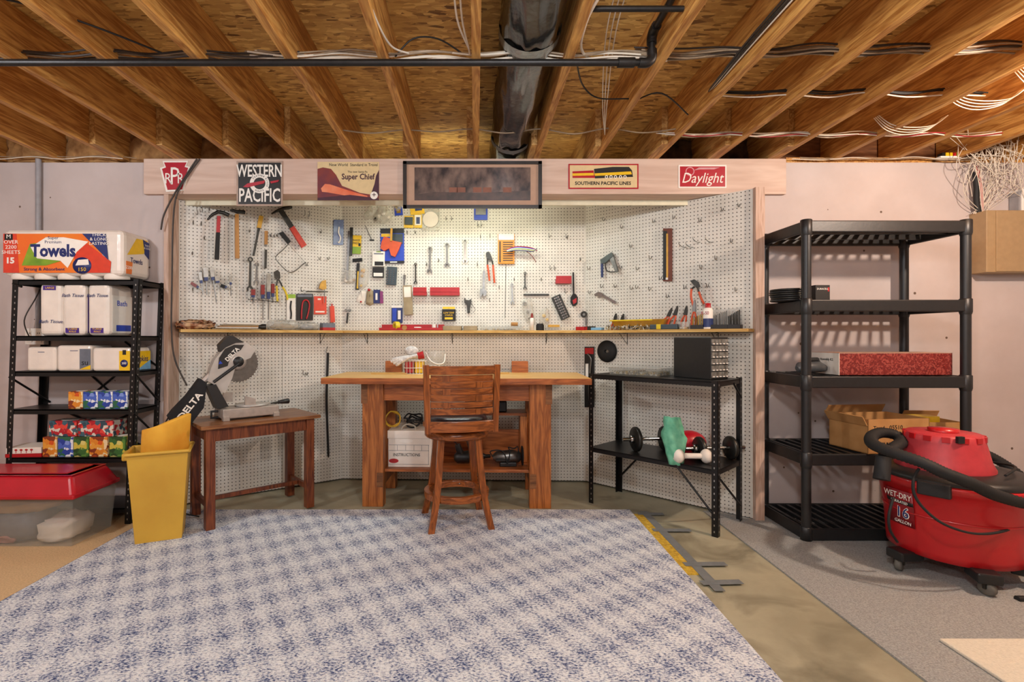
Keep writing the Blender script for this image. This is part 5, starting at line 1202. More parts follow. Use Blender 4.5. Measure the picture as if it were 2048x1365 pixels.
it.poly([(829, 390), (870, 384), (960, 386), (1061, 381), (1061, 401), (829, 401)], .0116, .0122, 'foreground', mat('scene_ground', '#5a463f', .4, col2='#3a302e', scale=20))
for x in (898, 914, 946, 966, 1006): it.rect(x, 375, x+17, 385, .0123, .013, 'train_car', mat('car_brown', '#8a5540', .5))
it = Item(SG, 'locomotive_sign', 'cream tin sign with a streamlined steam locomotive and red border', 'sign', 1206, 352)
it.rect(1137, 328, 1277, 378, 0, .004, 'plate', 'sign_red', .0008); it.rect(1139.5, 330.5, 1274.5, 375.5, .004, .005, 'cream_field', 'sign_cream')
it.poly([(1145, 343), (1187, 341), (1190, 356), (1145, 356)], .005, .006, 'tender', 'sign_red'); it.poly([(1145, 347), (1187, 346), (1188, 351), (1145, 352)], .006, .0066, 'stripe', 'yellow_print')
it.poly([(1188, 338), (1225, 334), (1258, 334), (1264, 341), (1266, 354), (1190, 357)], .005, .006, 'boiler', 'black_print'); it.poly([(1189, 347), (1262, 343), (1264, 349), (1190, 352)], .006, .0066, 'stripe', 'yellow_print')
for x in (1213, 1222, 1231, 1241, 1250): it.disc(x, 354, .011, .0066, .0072, 'wheel', 'white_print', 14, hole=.006)
it.text('SOUTHERN PACIFIC LINES', 1206, 367, 9.5, 'black_print', .0055, sx=1.0, bold=.0008)
it = Item(SG, 'red_script_sign', 'red sign with white script lettering and a small wing', 'sign', 1405, 353)
it.rect(1357, 330, 1453, 376, 0, .004, 'plate', 'white_print', .0008); it.rect(1360, 333, 1450.5, 373.5, .004, .005, 'red_field', 'sign_red')
it.text('Daylight', 1404, 357, 29, 'white_print', .0055, sx=.86, shear=.3)
it.poly([(1388, 341), (1398, 335), (1440, 335), (1428, 339), (1400, 339)], .005, .0058, 'wing', mat('pale_pink', '#d99aa0', .5)); it.disc(1380, 343, .030, .005, .0058, 'disc', MATS['pale_pink'], 24, hole=.024)
# ------------------------------------------------------------------ wooden shelves on the pegboards
SZ = 1.245
def plan_shelf(P, a0, a1, depth, label, cut0=0.0, cut1=0.0):
    pts = [(a0, .001), (a1, .001), (a1-cut1, depth), (a0+cut0, depth)]
    o = MB().prism([(x, z) for x, z in pts], SZ-.020, SZ, 'y').build('wall_shelf', 'shelf_wood', None, P.Mab(0, 0, 0), bevel=.001)
    return tag(o, label, 'shelf')
plan_shelf(BL, .0, BL.len, .15, 'pale wooden shelf board on the pegboard above the power saw', 0, .05)
plan_shelf(BC, .002, BC.len-.002, .13, 'pale wooden shelf board on the pegboard above the workbench', .04, .05)
plan_shelf(BR, .0, BR.len+.01, .15, 'pale wooden shelf board on the pegboard above the low steel shelf', .06, 0)
for P, xs in ((BL, (455, 640)), (BC, (735, 905, 1092)), (BR, (1255, 1437))):
    for x in xs:
        a = P.loc(x, 668, .0)[0]
        o = MB().tube([(0, 0, .004), (0, -.085, .004), (0, -.003, .13), (0, 0, .02)], .0022, 6).build('shelf_bracket', 'black_iron', None, P.Mab(a, SZ-.022, 0))
        tag(o, 'bent black wire bracket holding up a wooden pegboard shelf', 'bracket', 'wire shelf brackets')
# ------------------------------------------------------------------ peg hooks
mat('hook_metal', '#8c8a84', .35, metal=.85)
HG = 'empty peg hooks on the pegboards'
def hook(P, x, y, kind='j', label=None):
    if kind == 'j': pts = [(0, .012, .001), (0, -.002, .006), (0, -.010, .022), (0, -.006, .036), (0, .014, .042)]
    elif kind == 'l': pts = [(0, .03, .003), (0, -.002, .004), (.004, -.006, .03), (.012, .004, .048)]
    else: pts = [(0, 0, .001), (-.004, -.003, .05), (-.012, .010, .085), (-.016, .028, .09)]
    o = MB().tube(smooth_path(pts, 4), .0026, 6).build('peg_hook', 'hook_metal', None, P.M(x, y))
    return tag(o, label or {'j': 'small curved empty metal peg hook', 'l': 'small angled empty metal peg hook', 's': 'long straight empty metal peg hook'}[kind], 'hook', HG)
for x, y in ((386, 447), (402, 449), (408, 477), (384, 508), (418, 420), (472, 449), (470, 487), (498, 463), (540, 472), (547, 473), (553, 472), (640, 465), (638, 518), (655, 518), (612, 530), (385, 580)): hook(BL, x, y, 'j')
for x, y in ((395, 428), (405, 425), (607, 432), (616, 434)): hook(BL, x, y, 's')
hook(BL, 602, 582, 'l'); hook(BL, 606, 748, 'l'); hook(BL, 612, 748, 'j')
for x, y in ((815, 466), (831, 466), (854, 530), (878, 522), (1028, 560), (1082, 560), (1134, 476), (1105, 405), (1155, 410), (1160, 520), (980, 474), (961, 475), (936, 560), (955, 530), (979, 601), (998, 575)): hook(BC, x, y, 'j')
for x, y in ((1098, 474), (1132, 475), (892, 440), (903, 440), (955, 452), (962, 452), (1130, 585), (1100, 538), (1108, 538)): hook(BC, x, y, 'l')
for x, y in ((1197, 402), (1220, 400), (1210, 440), (1246, 455), (1310, 443), (1350, 435), (1402, 442), (1447, 420), (1480, 412), (1264, 493), (1303, 516), (1244, 535), (1277, 538), (1180, 537), (1206, 573), (1233, 573), (1265, 577), (1276, 575), (1302, 578), (1323, 557), (1337, 593), (1372, 575), (1417, 572), (1404, 535), (1434, 517), (1474, 580), (1465, 483), (1182, 585)): hook(BR, x, y, 'j')
for x, y in ((1400, 485), (1425, 485), (1372, 495), (1386, 495)): hook(BR, x, y, 's')
# ------------------------------------------------------------------ tools on the left pegboard
mat('wood_handle', '#c08a42', .45, col2='#a06c2c', scale=8, stretch=(6, 1, 6)); mat('yellow_wood', '#d9a437', .4)
mat('clear_amber', '#c8c4b8', .2, col2='#9a9488', scale=20); mat('dark_red', '#8c2018', .35); mat('tool_blue', '#26386e', .4); mat('orange_grip', '#d8562a', .45, var=.08); mat('yellow_grip', '#e8c814', .4)
def hammer(label, head, handle, m_grip, m_shaft=None, P=BL, z=.055, split=None, hw=4.5):
    it = Item(P, 'hammer', label, 'hammer', head[0][0], head[0][1], 'hammers on the pegboard')
    it.tube(head, z, [.006, .010, .013, .014, .014][:len(head)] if len(head) <= 5 else .012, 'head', 'dark_steel', sm=False, seg=10)
    (x0, y0), (x1, y1) = handle; L_ = math.hypot(x1-x0, y1-y0); nx, ny = -(y1-y0)/L_, (x1-x0)/L_
    def quad(a, b, w0, w1): 
        return [(x0+(x1-x0)*a+nx*w0, y0+(y1-y0)*a+ny*w0), (x0+(x1-x0)*b+nx*w1, y0+(y1-y0)*b+ny*w1), (x0+(x1-x0)*b-nx*w1, y0+(y1-y0)*b-ny*w1), (x0+(x1-x0)*a-nx*w0, y0+(y1-y0)*a-ny*w0)]
    c = split if split else .0
    if split: it.poly(quad(0, c, hw*.75, hw*.8), z-.011, z+.011, 'shaft', m_shaft, .005)
    it.poly(quad(c, 1, hw*.85, hw), z-.012, z+.012, 'grip', m_grip, .006)
    it.tube([(x0-6, y0+4, .0), (x0-6, y0+6, z+.02)], z, .003, 'support_hook', 'hook_metal')
hammer('claw hammer with red and black handle on the pegboard', [(415, 440), (424, 430), (436, 424), (447, 426), (458, 431)], ((438, 432), (434, 519)), 'rubber', 'red_paint', split=.38)
hammer('ball peen hammer with plain wooden handle on the pegboard', [(460, 421), (466, 421), (474, 424), (482, 424), (490, 425)], ((474, 428), (475, 517)), 'wood_handle', hw=4.2)
hammer('large claw hammer with red rubber grip hanging at a slant', [(543, 428), (556, 421), (567, 417), (576, 416), (583, 414)], ((562, 420), (609, 493)), mat('red_rubber', '#cc3a26', .5), 'dark_steel', split=.47, hw=5.6)
def slim_tool(P, name, label, cat, p0, p1, wid, parts, group=None, z=.02):
    """parts: (from, to, half width px, thickness m, name, material)"""
    it = Item(P, name, label, cat, p0[0], p0[1], group)
    L_ = math.hypot(p1[0]-p0[0], p1[1]-p0[1]); dx, dy = (p1[0]-p0[0]), (p1[1]-p0[1]); nx, ny = -dy/L_, dx/L_
    for a, b, w, th, nm, m in parts:
        q = [(p0[0]+dx*a+nx*w, p0[1]+dy*a+ny*w), (p0[0]+dx*b+nx*w, p0[1]+dy*b+ny*w), (p0[0]+dx*b-nx*w, p0[1]+dy*b-ny*w), (p0[0]+dx*a-nx*w, p0[1]+dy*a-ny*w)]
        it.poly(q, z-th/2, z+th/2, nm, m, min(th*.4, .005))
    it.tube([(p0[0], p0[1]-3, 0), (p0[0], p0[1]-3, z+.02)], z, .0025, 'support_hook', 'hook_metal')
    return it
slim_tool(BL, 'file', 'flat file with long yellow wooden handle', 'file', (523, 432), (507, 512), 4, [(0, .30, 4.2, .022, 'handle', 'yellow_wood'), (.30, .38, 2.5, .014, 'ferrule', 'dark_steel'), (.38, 1, 2.2, .006, 'blade', 'dark_steel')])
slim_tool(BL, 'file', 'narrow file with brown wooden handle', 'file', (533, 462), (531, 537), 3, [(0, .36, 3, .018, 'handle', 'wood_handle'), (.36, .42, 1.8, .01, 'ferrule', 'steel'), (.5, 1, 2.4, .006, 'blade', 'dark_steel')])
it = Item(BL, 'coping_saw', 'coping saw with grey bow frame and black handle', 'saw', 573, 480)
it.tube([(577, 488), (566, 500), (553, 512), (553, 520), (568, 537), (580, 545), (592, 541), (606, 529), (612, 525)], .025, .0035, 'bow_frame', 'steel')
it.tube([(577, 488), (612, 527)], .025, .0012, 'blade', 'steel'); it.poly([(559, 466), (566, 463), (582, 483), (577, 488)], .012, .036, 'handle', 'rubber', .006)
def screwdriver(P, label, p0, p1, hl, m_handle, m_collar='tool_blue', w=3.2, z=.035, group='screwdrivers on the pegboard'):
    L_ = math.hypot(p1[0]-p0[0], p1[1]-p0[1]); h = hl/L_
    return slim_tool(P, 'screwdriver', label, 'screwdriver', p0, p1, w, [(0, h*.72, w, w*.0066, 'handle', m_handle), (h*.72, h, w*.85, w*.0055, 'collar', m_collar), (h, 1, .9, .005, 'shaft', 'steel')], group, z)
screwdriver(BL, 'clear handled screwdriver beside the largest one in the left cluster', (400, 545), (406, 589), 22, 'clear_amber')
screwdriver(BL, 'largest clear handled screwdriver in the left cluster', (411, 536), (414, 590), 26, 'clear_amber', w=4.6)
screwdriver(BL, 'long clear handled screwdriver with a long shaft in the left cluster', (423, 537), (433, 606), 24, 'clear_amber', w=3.6)
screwdriver(BL, 'stubby screwdriver with a blue collar in the left cluster', (434, 552), (437, 577), 14, 'clear_amber', w=4.4)
screwdriver(BL, 'screwdriver with dark red handle lying sideways in the left cluster', (382, 566), (408, 582), 18, 'dark_red', w=2.8)
screwdriver(BL, 'short screwdriver with bright blue collar at the end of the left cluster', (461, 552), (462, 592), 18, 'clear_amber', w=2.4)
screwdriver(BL, 'stubby dark screwdriver lying behind the left cluster', (442, 571), (462, 578), 12, 'rubber', w=3)
it = Item(BL, 'tool_rack', 'thin black wire rack holding a row of screwdrivers', 'rack', 497, 600)
it.tube([(497, 598, 0), (497, 600, .06), (520, 601, .06), (545, 603, .06), (556, 604, .06), (556, 604, 0)], .06, .0025, 'rail', 'black_iron', sm=False)
for x in (504, 518, 532, 546): it.tube([(x, 600, .06), (x, 597, .02), (x, 600, 0)], .03, .002, 'cross_wire', 'black_iron', sm=False)
screwdriver(BL, 'short red and blue screwdriver in the wire rack', (507, 579), (506, 608), 16, 'dark_red', w=4, z=.045)
screwdriver(BL, 'red and blue screwdriver with a long shaft in the wire rack', (526, 570), (526, 640), 27, 'dark_red', w=3.6, z=.045)
screwdriver(BL, 'grey handled long screwdriver in the wire rack', (538, 548), (537, 640), 50, 'clear_amber', w=3.6, z=.045)
screwdriver(BL, 'dark red screwdriver in the wire rack beside the yellow grips', (546, 568), (546, 606), 26, 'dark_red', w=3.2, z=.045)
def wrench(P, label, p0, p1, m='steel', w=2.0, z=.016, ring=True):
    it = Item(P, 'wrench', label, 'wrench', p0[0], p0[1], 'wrenches on the pegboard')
    L_ = math.hypot(p1[0]-p0[0], p1[1]-p0[1]); dx, dy = (p1[0]-p0[0])/L_, (p1[1]-p0[1])/L_; nx, ny = -dy, dx
    it.poly([(p0[0]+nx*w*.8, p0[1]+ny*w*.8), (p1[0]+nx*w, p1[1]+ny*w), (p1[0]-nx*w, p1[1]-ny*w), (p0[0]-nx*w*.8, p0[1]-ny*w*.8)], z-.004, z+.004, 'shank', m, .0015)
    s_ = abs(it.L(p0[0], p0[1]+1, z)[1]-it.L(p0[0], p0[1], z)[1])
    it.disc(p0[0]-dx*w*1.2, p0[1]-dy*w*1.2, w*2.1*s_, z-.006, z+.006, 'ring_end', m, 18, hole=w*1.15*s_)
    a0 = math.atan2(-dy, dx); pts = []
    c = (p1[0]+dx*w*1.4, p1[1]+dy*w*1.4); R1, R2 = w*2.7, w*1.25
    for k in range(11): a = a0+.65+(2*PI-1.3)*k/10; pts.append((c[0]+R1*math.cos(a), c[1]-R1*math.sin(a)))
    for k in range(7): a = a0-.9-(2*PI-1.8)*k/6+2*PI; pts.append((c[0]+R2*math.cos(a), c[1]-R2*math.sin(a)))
    it.poly(pts, z-.005, z+.005, 'open_jaw', m, .001)
    it.tube([(p0[0]-dx*w*1.2, p0[1]-dy*w*1.2, 0), (p0[0]-dx*w*1.2, p0[1]-dy*w*1.2, z+.02)], z, .0022, 'support_hook', 'hook_metal')
    return it
wrench(BL, 'long dark wrench hanging left of its shorter mate', (501, 522), (500, 575), 'dark_steel', 2.4, .04)
wrench(BL, 'short bright wrench hanging beside the long dark one', (514, 532), (513, 562), 'steel', 2.0, .04)
def pliers(P, label, jaw, h1, h2, m_grip, m_head='dark_steel', z=.03, wid=3.2, joint=None, name='pliers', grip_from=.35, support=True):
    it = Item(P, name, label, 'pliers', jaw[0][0], jaw[0][1], 'pliers on the pegboard')
    it.poly(jaw, z-.007, z+.007, 'jaws', m_head, .002)
    for h in (h1, h2):
        n = len(h); k = max(1, int(n*grip_from))
        it.tube(h[:k+1], z, .006, 'arm', m_head, seg=8); it.tube(h[k:], z, [.0075]*((len(h[k:])-1)*6)+[.009] if len(h[k:]) > 2 else .008, 'grip', m_grip, seg=8)
    if support: it.tube([(h1[0][0], h1[0][1], 0), (h1[0][0], h1[0][1], z+.015)], z, .0025, 'support_hook', 'hook_metal')
    return it
pliers(BL, 'wire stripper pliers with bright yellow grips', [(548, 544), (555, 540), (560, 545), (561, 556), (557, 562), (550, 556)], [(555, 558), (553, 572), (554, 580), (554, 590), (555, 603)], [(558, 560), (565, 574), (570, 582), (574, 592), (575, 600)], 'yellow_grip', z=.05)
# packages
def pack(P, label, x0, y0, x1, y1, card, tilt=0.0, thick=.006, bits=(), z=.008, name='blister_pack', cat='package', group=None, sup=True):
    it = Item(P, name, label, cat, (x0+x1)/2, (y0+y1)/2, group)
    cx, cy = (x0+x1)/2, (y0+y1)/2; ct, st = math.cos(tilt), math.sin(tilt)
    def q(a, b):   # a,b in 0..1 across the card
        dx, dy = (a-.5)*(x1-x0), (b-.5)*(y1-y0); return (cx+dx*ct-dy*st, cy+dx*st+dy*ct)
    def rect(a0, b0, a1, b1, za, zb, nm, m, bev=0): return it.poly([q(a0, b0), q(a1, b0), q(a1, b1), q(a0, b1)], za, zb, nm, m, bev)
    rect(0, 0, 1, 1, z, z+thick, 'card', card, min(.001, thick*.3))
    for b in bits:
        if b[0] == 'r': rect(b[1], b[2], b[3], b[4], z+thick, z+thick+b[5], b[6], b[7], min(.004, b[5]*.35))
        elif b[0] == 't':
            p = q(b[2], b[3]); it.text(b[1], p[0], p[1], b[4], b[5], z+thick+(b[6] if len(b) > 6 else .0012), rot=-tilt, sx=.85)
        elif b[0] == 'w': it.tube([q(a, c) for a, c in b[1]], z+thick+b[2], b[2], b[3], b[4])
    if sup:
        p = q(.5, .02); it.tube([(p[0], p[1]-2, 0), (p[0], p[1]-2, z+thick+.02)], z, .0022, 'support_hook', 'hook_metal')
    return it
mat('pack_green', '#9ec83c', .4); mat('slate', '#3c4a52', .45); mat('packet_blue', '#2f4c94', .3, coat=.4, bump=.4, bscale=30); mat('kraft', '#a9987a', .7, col2='#8c7a5c', scale=12, bump=.3)
pack(BL, 'white blister pack with green top holding a black knife', 574, 589, 591, 641, 'white_print', bits=[('r', 0, 0, 1, .15, .001, 'top_band', 'pack_green'), ('w', [(.5, .25), (.42, .5), (.5, .75), (.45, .95)], .006, 'knife', 'rubber')])
pack(BL, 'black blister pack holding red bent hanger hooks', 593, 588, 626, 641, 'black_print', bits=[('r', .05, .03, .95, .12, .001, 'title_band', 'grey_print'), ('w', [(.3, .95), (.32, .6), (.4, .3), (.62, .24), (.78, .4), (.72, .7), (.6, .95)], .006, 'hook', 'red_paint')])
pack(BL, 'red carded package below the clamp rod', 628, 593, 653, 629, 'red_print', bits=[('r', .3, .12, .55, .2, .001, 'logo', 'white_print'), ('r', .12, .82, .85, .9, .001, 'title', 'white_print')])
slim_tool(BL, 'glue_tube', 'red pointed tube standing at the shelf back', 'tube', (664, 608), (666, 645), 4, [(0, .12, 1.2, .008, 'tip', 'red_paint'), (.12, 1, 4.2, .02, 'tube_body', 'red_print')])
it = Item(BL, 'clamp', 'small bar clamp with yellow jaw on a steel rod', 'clamp', 645, 585)
it.tube([(612, 583), (656, 584)], .03, .004, 'bar', 'dark_steel', sm=False); it.poly([(645, 562), (652, 560), (653, 578), (646, 580), (639, 577), (641, 568)], .02, .04, 'jaw', 'yellow_wood', .002); it.tube([(649, 575), (649, 606)], .035, .003, 'screw', 'steel', sm=False); it.tube([(616, 583, 0), (616, 583, .03)], 0, .003, 'support_hook', 'hook_metal')
pack(BL, 'glossy blue packet with a white curved tool', 667, 440, 687, 490, 'packet_blue', .02, bits=[('w', [(.55, .28), (.5, .5), (.7, .7), (.6, .9), (.45, .88)], .007, 'white_tool', 'white_plastic')])
it = Item(BL, 'rubber_strap', 'long black rubber strap hanging from a hook', 'strap', 655, 703)
it.tube([(656, 706), (655, 740), (653, 800), (655, 860), (657, 915)], .015, [.010]*16+[.009]*8+[.005]*9, 'strap_body', 'rubber'); it.tube([(655, 694, 0), (655, 696, .012), (652, 704, .014), (657, 708, .014)], 0, .003, 'hook_end', 'hook_metal')
# ------------------------------------------------------------------ centre pegboard
slim_tool(BC, 'straightedge', 'long thin aluminium rod leaning in the pegboard corner', 'rod', (698, 462), (694, 560), 2, [(0, 1, 2.0, .008, 'rod_body', 'steel')])
slim_tool(BC, 'flat_bar', 'dark flat steel bar hanging beside the aluminium rod', 'bar', (703, 455), (701, 512), 3, [(0, 1, 3.0, .005, 'bar_body', 'dark_steel')])
pack(BC, 'yellow and green carded pads package', 705, 471, 722, 508, 'yellow_print', .04, bits=[('r', 0, .62, 1, 1, .0012, 'lower_band', 'lime'), ('t', 'MAKER\nPADS', .4, .35, 6, 'black_print'), ('r', .7, .42, .95, .58, .002, 'sketch', 'black_print')])
pack(BC, 'small black magnetic bar lying flat on the board', 705, 517, 724, 523.5, 'rubber', -.08, thick=.012, name='magnet_bar', cat='bar', sup=False)
def baggie(P, label, pts, m='clear_bag', thick=.03, contents=(), name='plastic_bag'):
    cx = sum(p[0] for p in pts)/len(pts); cy = sum(p[1] for p in pts)/len(pts)
    it = Item(P, name, label, 'bag', cx, cy, 'hardware bags on the pegboard'); q = random.Random(int(cx*7+cy))
    L_ = [it.L(x, y, thick) for x, y in pts]; c = it.L(cx, cy, thick); n = len(L_); rows = []
    for f, zz in ((1.0, .004), (.85, thick*.75), (.5, thick), (.03, thick*.9)):
        rows.append([(c[0]+(L_[k % n][0]-c[0])*f+q.uniform(-.003, .003)*(k < n), c[1]+(L_[k % n][1]-c[1])*f, zz+q.uniform(-.005, .005)*(f < 1)) for k in range(n+1)])
    MB().sheet(rows).build('film', m, it.t)
    for (x, y, r_, mm) in contents:
        p = it.L(x, y, .012); MB().ball((p[0], p[1], .013), r_, 8, (1, 1, .8)).build('contents', mm, it.t)
    p = it.L(pts[0][0], pts[0][1], 0); MB().cyl((p[0], p[1]-.004, 0), (p[0], p[1]-.004, .035), .0022, 6).build('support_hook', 'hook_metal', it.t)
    return it
baggie(BC, 'limp empty clear bag hanging under the travel poster', [(745, 402), (738, 410), (724, 432), (730, 440), (745, 435), (752, 418), (758, 404)])
baggie(BC, 'clear bag of white fittings hanging under the travel poster', [(760, 402), (752, 420), (744, 436), (748, 445), (766, 447), (784, 438), (780, 424), (772, 408)], contents=[(757, 432, .022, 'white_plastic'), (768, 428, .024, 'white_plastic'), (777, 435, .018, 'paper_white'), (752, 438, .016, 'dark_steel')])
baggie(BC, 'small clear bag of brass parts half behind the framed picture', [(796, 402), (786, 408), (786, 420), (796, 424), (803, 416), (803, 404)], contents=[(793, 415, .012, 'brass'), (798, 408, .010, 'steel')])
pack(BC, 'small blue card under the corner of the picture frame', 789, 415, 805, 431, 'blue_print', -.08, bits=[('r', .25, .2, .75, .7, .006, 'brass_part', 'brass')])
pack(BC, 'yellow carded package partly behind the frame', 820, 405, 848, 429, 'yellow_print', -.12, bits=[('r', .35, .15, .85, .7, .002, 'window', 'tool_blue')])
pack(BC, 'yellow carded package with a square black block', 808, 432, 827, 456, 'yellow_print', .03, bits=[('r', .05, .1, .9, .72, .014, 'block', 'slate')])
pack(BC, 'narrow yellow and white carded package', 828, 429, 844, 456, 'yellow_print', .0, bits=[('r', .1, .05, .9, .8, .0012, 'white_panel', 'white_print'), ('r', .28, .2, .72, .7, .003, 'blue_item', 'tool_blue')])
it = Item(BC, 'sanding_disc_pack', 'clear pack with a large round pale disc', 'package', 861, 440)
it.rect(843, 416, 879, 461, .006, .009, 'film', 'clear_bag'); it.disc(861, 439, .064, .010, .020, 'disc', 'paper_white', 32); it.tube([(862, 417, 0), (862, 417, .03)], 0, .0022, 'support_hook', 'hook_metal')
it = pack(BC, 'large blue carded package with two orange spring clamps', 761, 457, 808, 527, 'blue_print', -.01, bits=[('r', 0, 0, 1, .14, .001, 'top_band', 'black_print'), ('r', .03, .15, .4, .24, .0012, 'yellow_patch', 'yellow_print'), ('r', 0, .93, 1, 1, .001, 'bottom_band', 'black_print'), ('r', .4, .95, .7, .98, .0015, 'lettering_bar', 'white_print'), ('r', .45, .16, .95, .45, .001, 'photo_panel', 'slate')])
it.poly([(768, 473), (778, 476), (787, 482), (803, 485), (797, 500), (790, 514), (782, 511), (778, 497), (768, 502), (761, 497), (763, 484)], .016, .040, 'clamp_jaw', 'orange_grip', .004); it.poly([(781, 457), (785, 457), (784, 482), (780, 482)], .04, .05, 'clamp_bar', 'yellow_wood', .001)
pack(BC, 'white printed carton of bits above its black twin', 745, 503, 769, 533, 'white_print', .02, thick=.022, bits=[('r', .1, .12, .9, .2, .001, 'title_bar', 'grey_print'), ('r', .18, .68, .92, .95, .001, 'black_box', 'black_print'), ('r', .3, .0, .7, .06, .001, 'lime_tab', 'lime')], name='bit_carton', cat='carton')
pack(BC, 'black and white carton of bits below its white twin', 745, 535, 767, 555, 'black_print', .01, thick=.018, bits=[('r', .1, .55, .92, .9, .001, 'white_panel', 'white_print')], name='bit_carton', cat='carton')
it = pack(BC, 'dark slate hex key holder with rows of holes', 773, 534, 793, 570, 'slate', .05, thick=.016, name='key_holder', cat='tool holder')
for r_ in range(7):
    for c_ in range(3): p = (776+c_*6-r_*.3, 541+r_*4); it.disc(p[0], p[1], .0045 if c_ == 0 else .003, .024, .0255, 'key_end', 'chrome', 8)
baggie(BC, 'clear bag with a long white tool lying across the corner', [(690, 538), (684, 550), (680, 562), (692, 568), (712, 566), (712, 552), (704, 540)], contents=[(692, 562, .016, 'paper_white'), (702, 562, .016, 'paper_white'), (708, 560, .012, 'cardboard')])
baggie(BC, 'clear bag with yellow blocks beside the corner', [(718, 526), (714, 550), (712, 576), (722, 580), (734, 570), (736, 535), (730, 527)], contents=[(726, 542, .02, 'yellow_wood'), (724, 552, .016, 'yellow_wood'), (722, 572, .012, 'yellow_print')])
pack(BC, 'tall narrow black and yellow package at the bag edge', 712, 527, 718, 580, 'black_print', .05, bits=[('r', .4, .3, .9, .95, .001, 'yellow_strip', 'yellow_print')])
baggie(BC, 'white and red paper packet hanging aslant', [(722, 582), (715, 592), (711, 602), (727, 610), (731, 598), (732, 584)], 'paper_white', .012, [(722, 604, .008, 'red_paint')])
baggie(BC, 'tan bag with a red top beside the white packet', [(740, 578), (733, 582), (731, 608), (738, 612), (747, 608), (746, 582)], 'kraft', .02, [(738, 580, .012, 'red_paint')])
pack(BC, 'dark blue package with white part drawing', 747, 580, 760, 607, 'navy', 0, bits=[('r', .3, .25, .6, .75, .004, 'white_part', 'white_plastic')])
pack(BC, 'small purple package edge beside the dark blue one', 759, 583, 766, 607, mat('magenta', '#8c3a74', .4), -.05)
pack(BC, 'tan paper pouch hanging left of the red trays', 807, 571, 824, 630, 'kraft', -.05, thick=.022, name='paper_pouch', cat='pouch', bits=[('r', .1, .05, .9, .4, .001, 'printed_panel', 'paper_white')])
pack(BC, 'blue and white blister pack with a small bottle', 783, 611, 805, 646, 'tool_blue', 0, bits=[('r', 0, 0, 1, .14, .001, 'white_header', 'white_print'), ('r', .08, .18, .45, .9, .001, 'blue_panel', 'blue_print'), ('r', .58, .3, .82, .8, .012, 'bottle', 'white_plastic')])
pack(BC, 'black and yellow box under the long red tray', 884, 619, 911, 642, 'black_print', 0, thick=.02, name='product_box', cat='box', bits=[('t', 'LOW TEMP\nSTAPLES', .5, .42, 5, 'yellow_print'), ('r', .2, .7, .8, .88, .001, 'yellow_oval', 'yellow_print'), ('r', .05, -.22, .95, -.02, .001, 'yellow_top', 'yellow_print')])
pack(BC, 'blue plate with a metal fitting below the picture frame', 948, 414, 975, 440, 'blue_print', 0, bits=[('r', .12, .05, .88, .6, .010, 'metal_fitting', 'steel')])
for x0, x1, l in ((826, 853, 'short red metal tray on the pegboard beside the long one'), (860, 919, 'long red metal tray on the pegboard')):
    it = Item(BC, 'parts_tray', l, 'tray', x0, 583, 'red trays on the pegboard'); it.rect(x0, 575, x1, 591, 0, .003, 'back_plate', 'red_paint'); it.rect(x0, 584, x1, 591, .003, .05, 'trough', 'red_paint', .002); it.rect(x0, 579, x1, 585, .045, .050, 'front_lip', 'red_paint', .001)
it = Item(BC, 'parts_tray', 'small red metal tray near the right corner of the pegboard', 'tray', 1128, 560, 'red trays on the pegboard'); it.rect(1112, 552, 1143, 568, 0, .003, 'back_plate', 'red_paint'); it.rect(1112, 558, 1143, 567, .003, .055, 'trough', 'red_paint', .002)
wrench(BC, 'small dark wrench between the key holder and the next wrench', (831, 530), (831, 564), 'dark_steel', 1.3)
wrench(BC, 'combination wrench with black shank', (860, 500), (859, 540), 'steel', 2.0)
wrench(BC, 'long pale combination wrench', (894, 492), (894, 528), 'steel', 1.9)
wrench(BC, 'short box wrench left of the orange pliers', (930, 484), (930, 520), 'chrome', 1.8)
wrench(BC, 'small wrench left of the hanging rod bar', (1024, 572), (1025, 604), 'steel', 1.5)
wrench(BC, 'thin dark wrench above the steel bar', (1050, 548), (1050, 575), 'dark_steel', 1.3)
slim_tool(BC, 'nut_driver', 'thin steel driver above the tan pouch', 'driver', (809, 550), (808, 571), 1.5, [(0, .4, 2.2, .01, 'socket', 'steel'), (.4, 1, 1.3, .006, 'shaft', 'steel')])
it = Item(BC, 'wire_hook_tool', 'thin wire tool with a square foot pinned aslant', 'wire tool', 740, 465); it.tube([(731, 452), (744, 482)], .006, .002, 'wire', 'dark_steel', sm=False); it.rect(739, 479, 748, 482, .004, .009, 'foot', 'dark_steel')
pliers(BC, 'slip joint pliers with orange grips on the centre board', [(972, 506), (977, 503), (981, 508), (984, 516), (985, 522), (976, 518), (972, 513)], [(975, 516), (975, 530), (977, 545), (979, 562)], [(983, 518), (986, 530), (987, 545), (989, 566)], 'orange_grip', z=.018)
slim_tool(BC, 'adjustable_wrench', 'adjustable wrench hanging head down', 'wrench', (968, 542), (967, 580), 2.2, [(0, 1, 2.2, .008, 'shank', 'steel')]).poly([(960, 580), (966, 577), (973, 582), (973, 590), (967, 594), (966, 587), (961, 595)], .012, .028, 'jaw_head', 'steel', .002)
it = Item(BC, 'steel_rod', 'very thin long steel rod hanging on the board', 'rod', 1011, 530); it.tube([(1012, 530), (1010, 637)], .004, .0016, 'rod_body', 'dark_steel', sm=False)
it = pack(BC, 'orange drill bit index card with slots', 996, 468, 1029, 528, mat('index_orange', '#d98a1c', .45, var=.08), 0, thick=.014, name='drill_index', cat='drill index', bits=[('r', .03, 0, .97, .2, .001, 'paper_header', 'white_print'), ('r', .08, .25, .16, .95, .001, 'slot', 'black_print')]+[('r', .3, .27+k*.075, .9, .30+k*.075, .001, 'slot', 'black_print') for k in range(9)])
it = Item(BC, 'wire_bundle', 'clear bag of coloured jumper wires hanging out from the board', 'wires', 1045, 500)
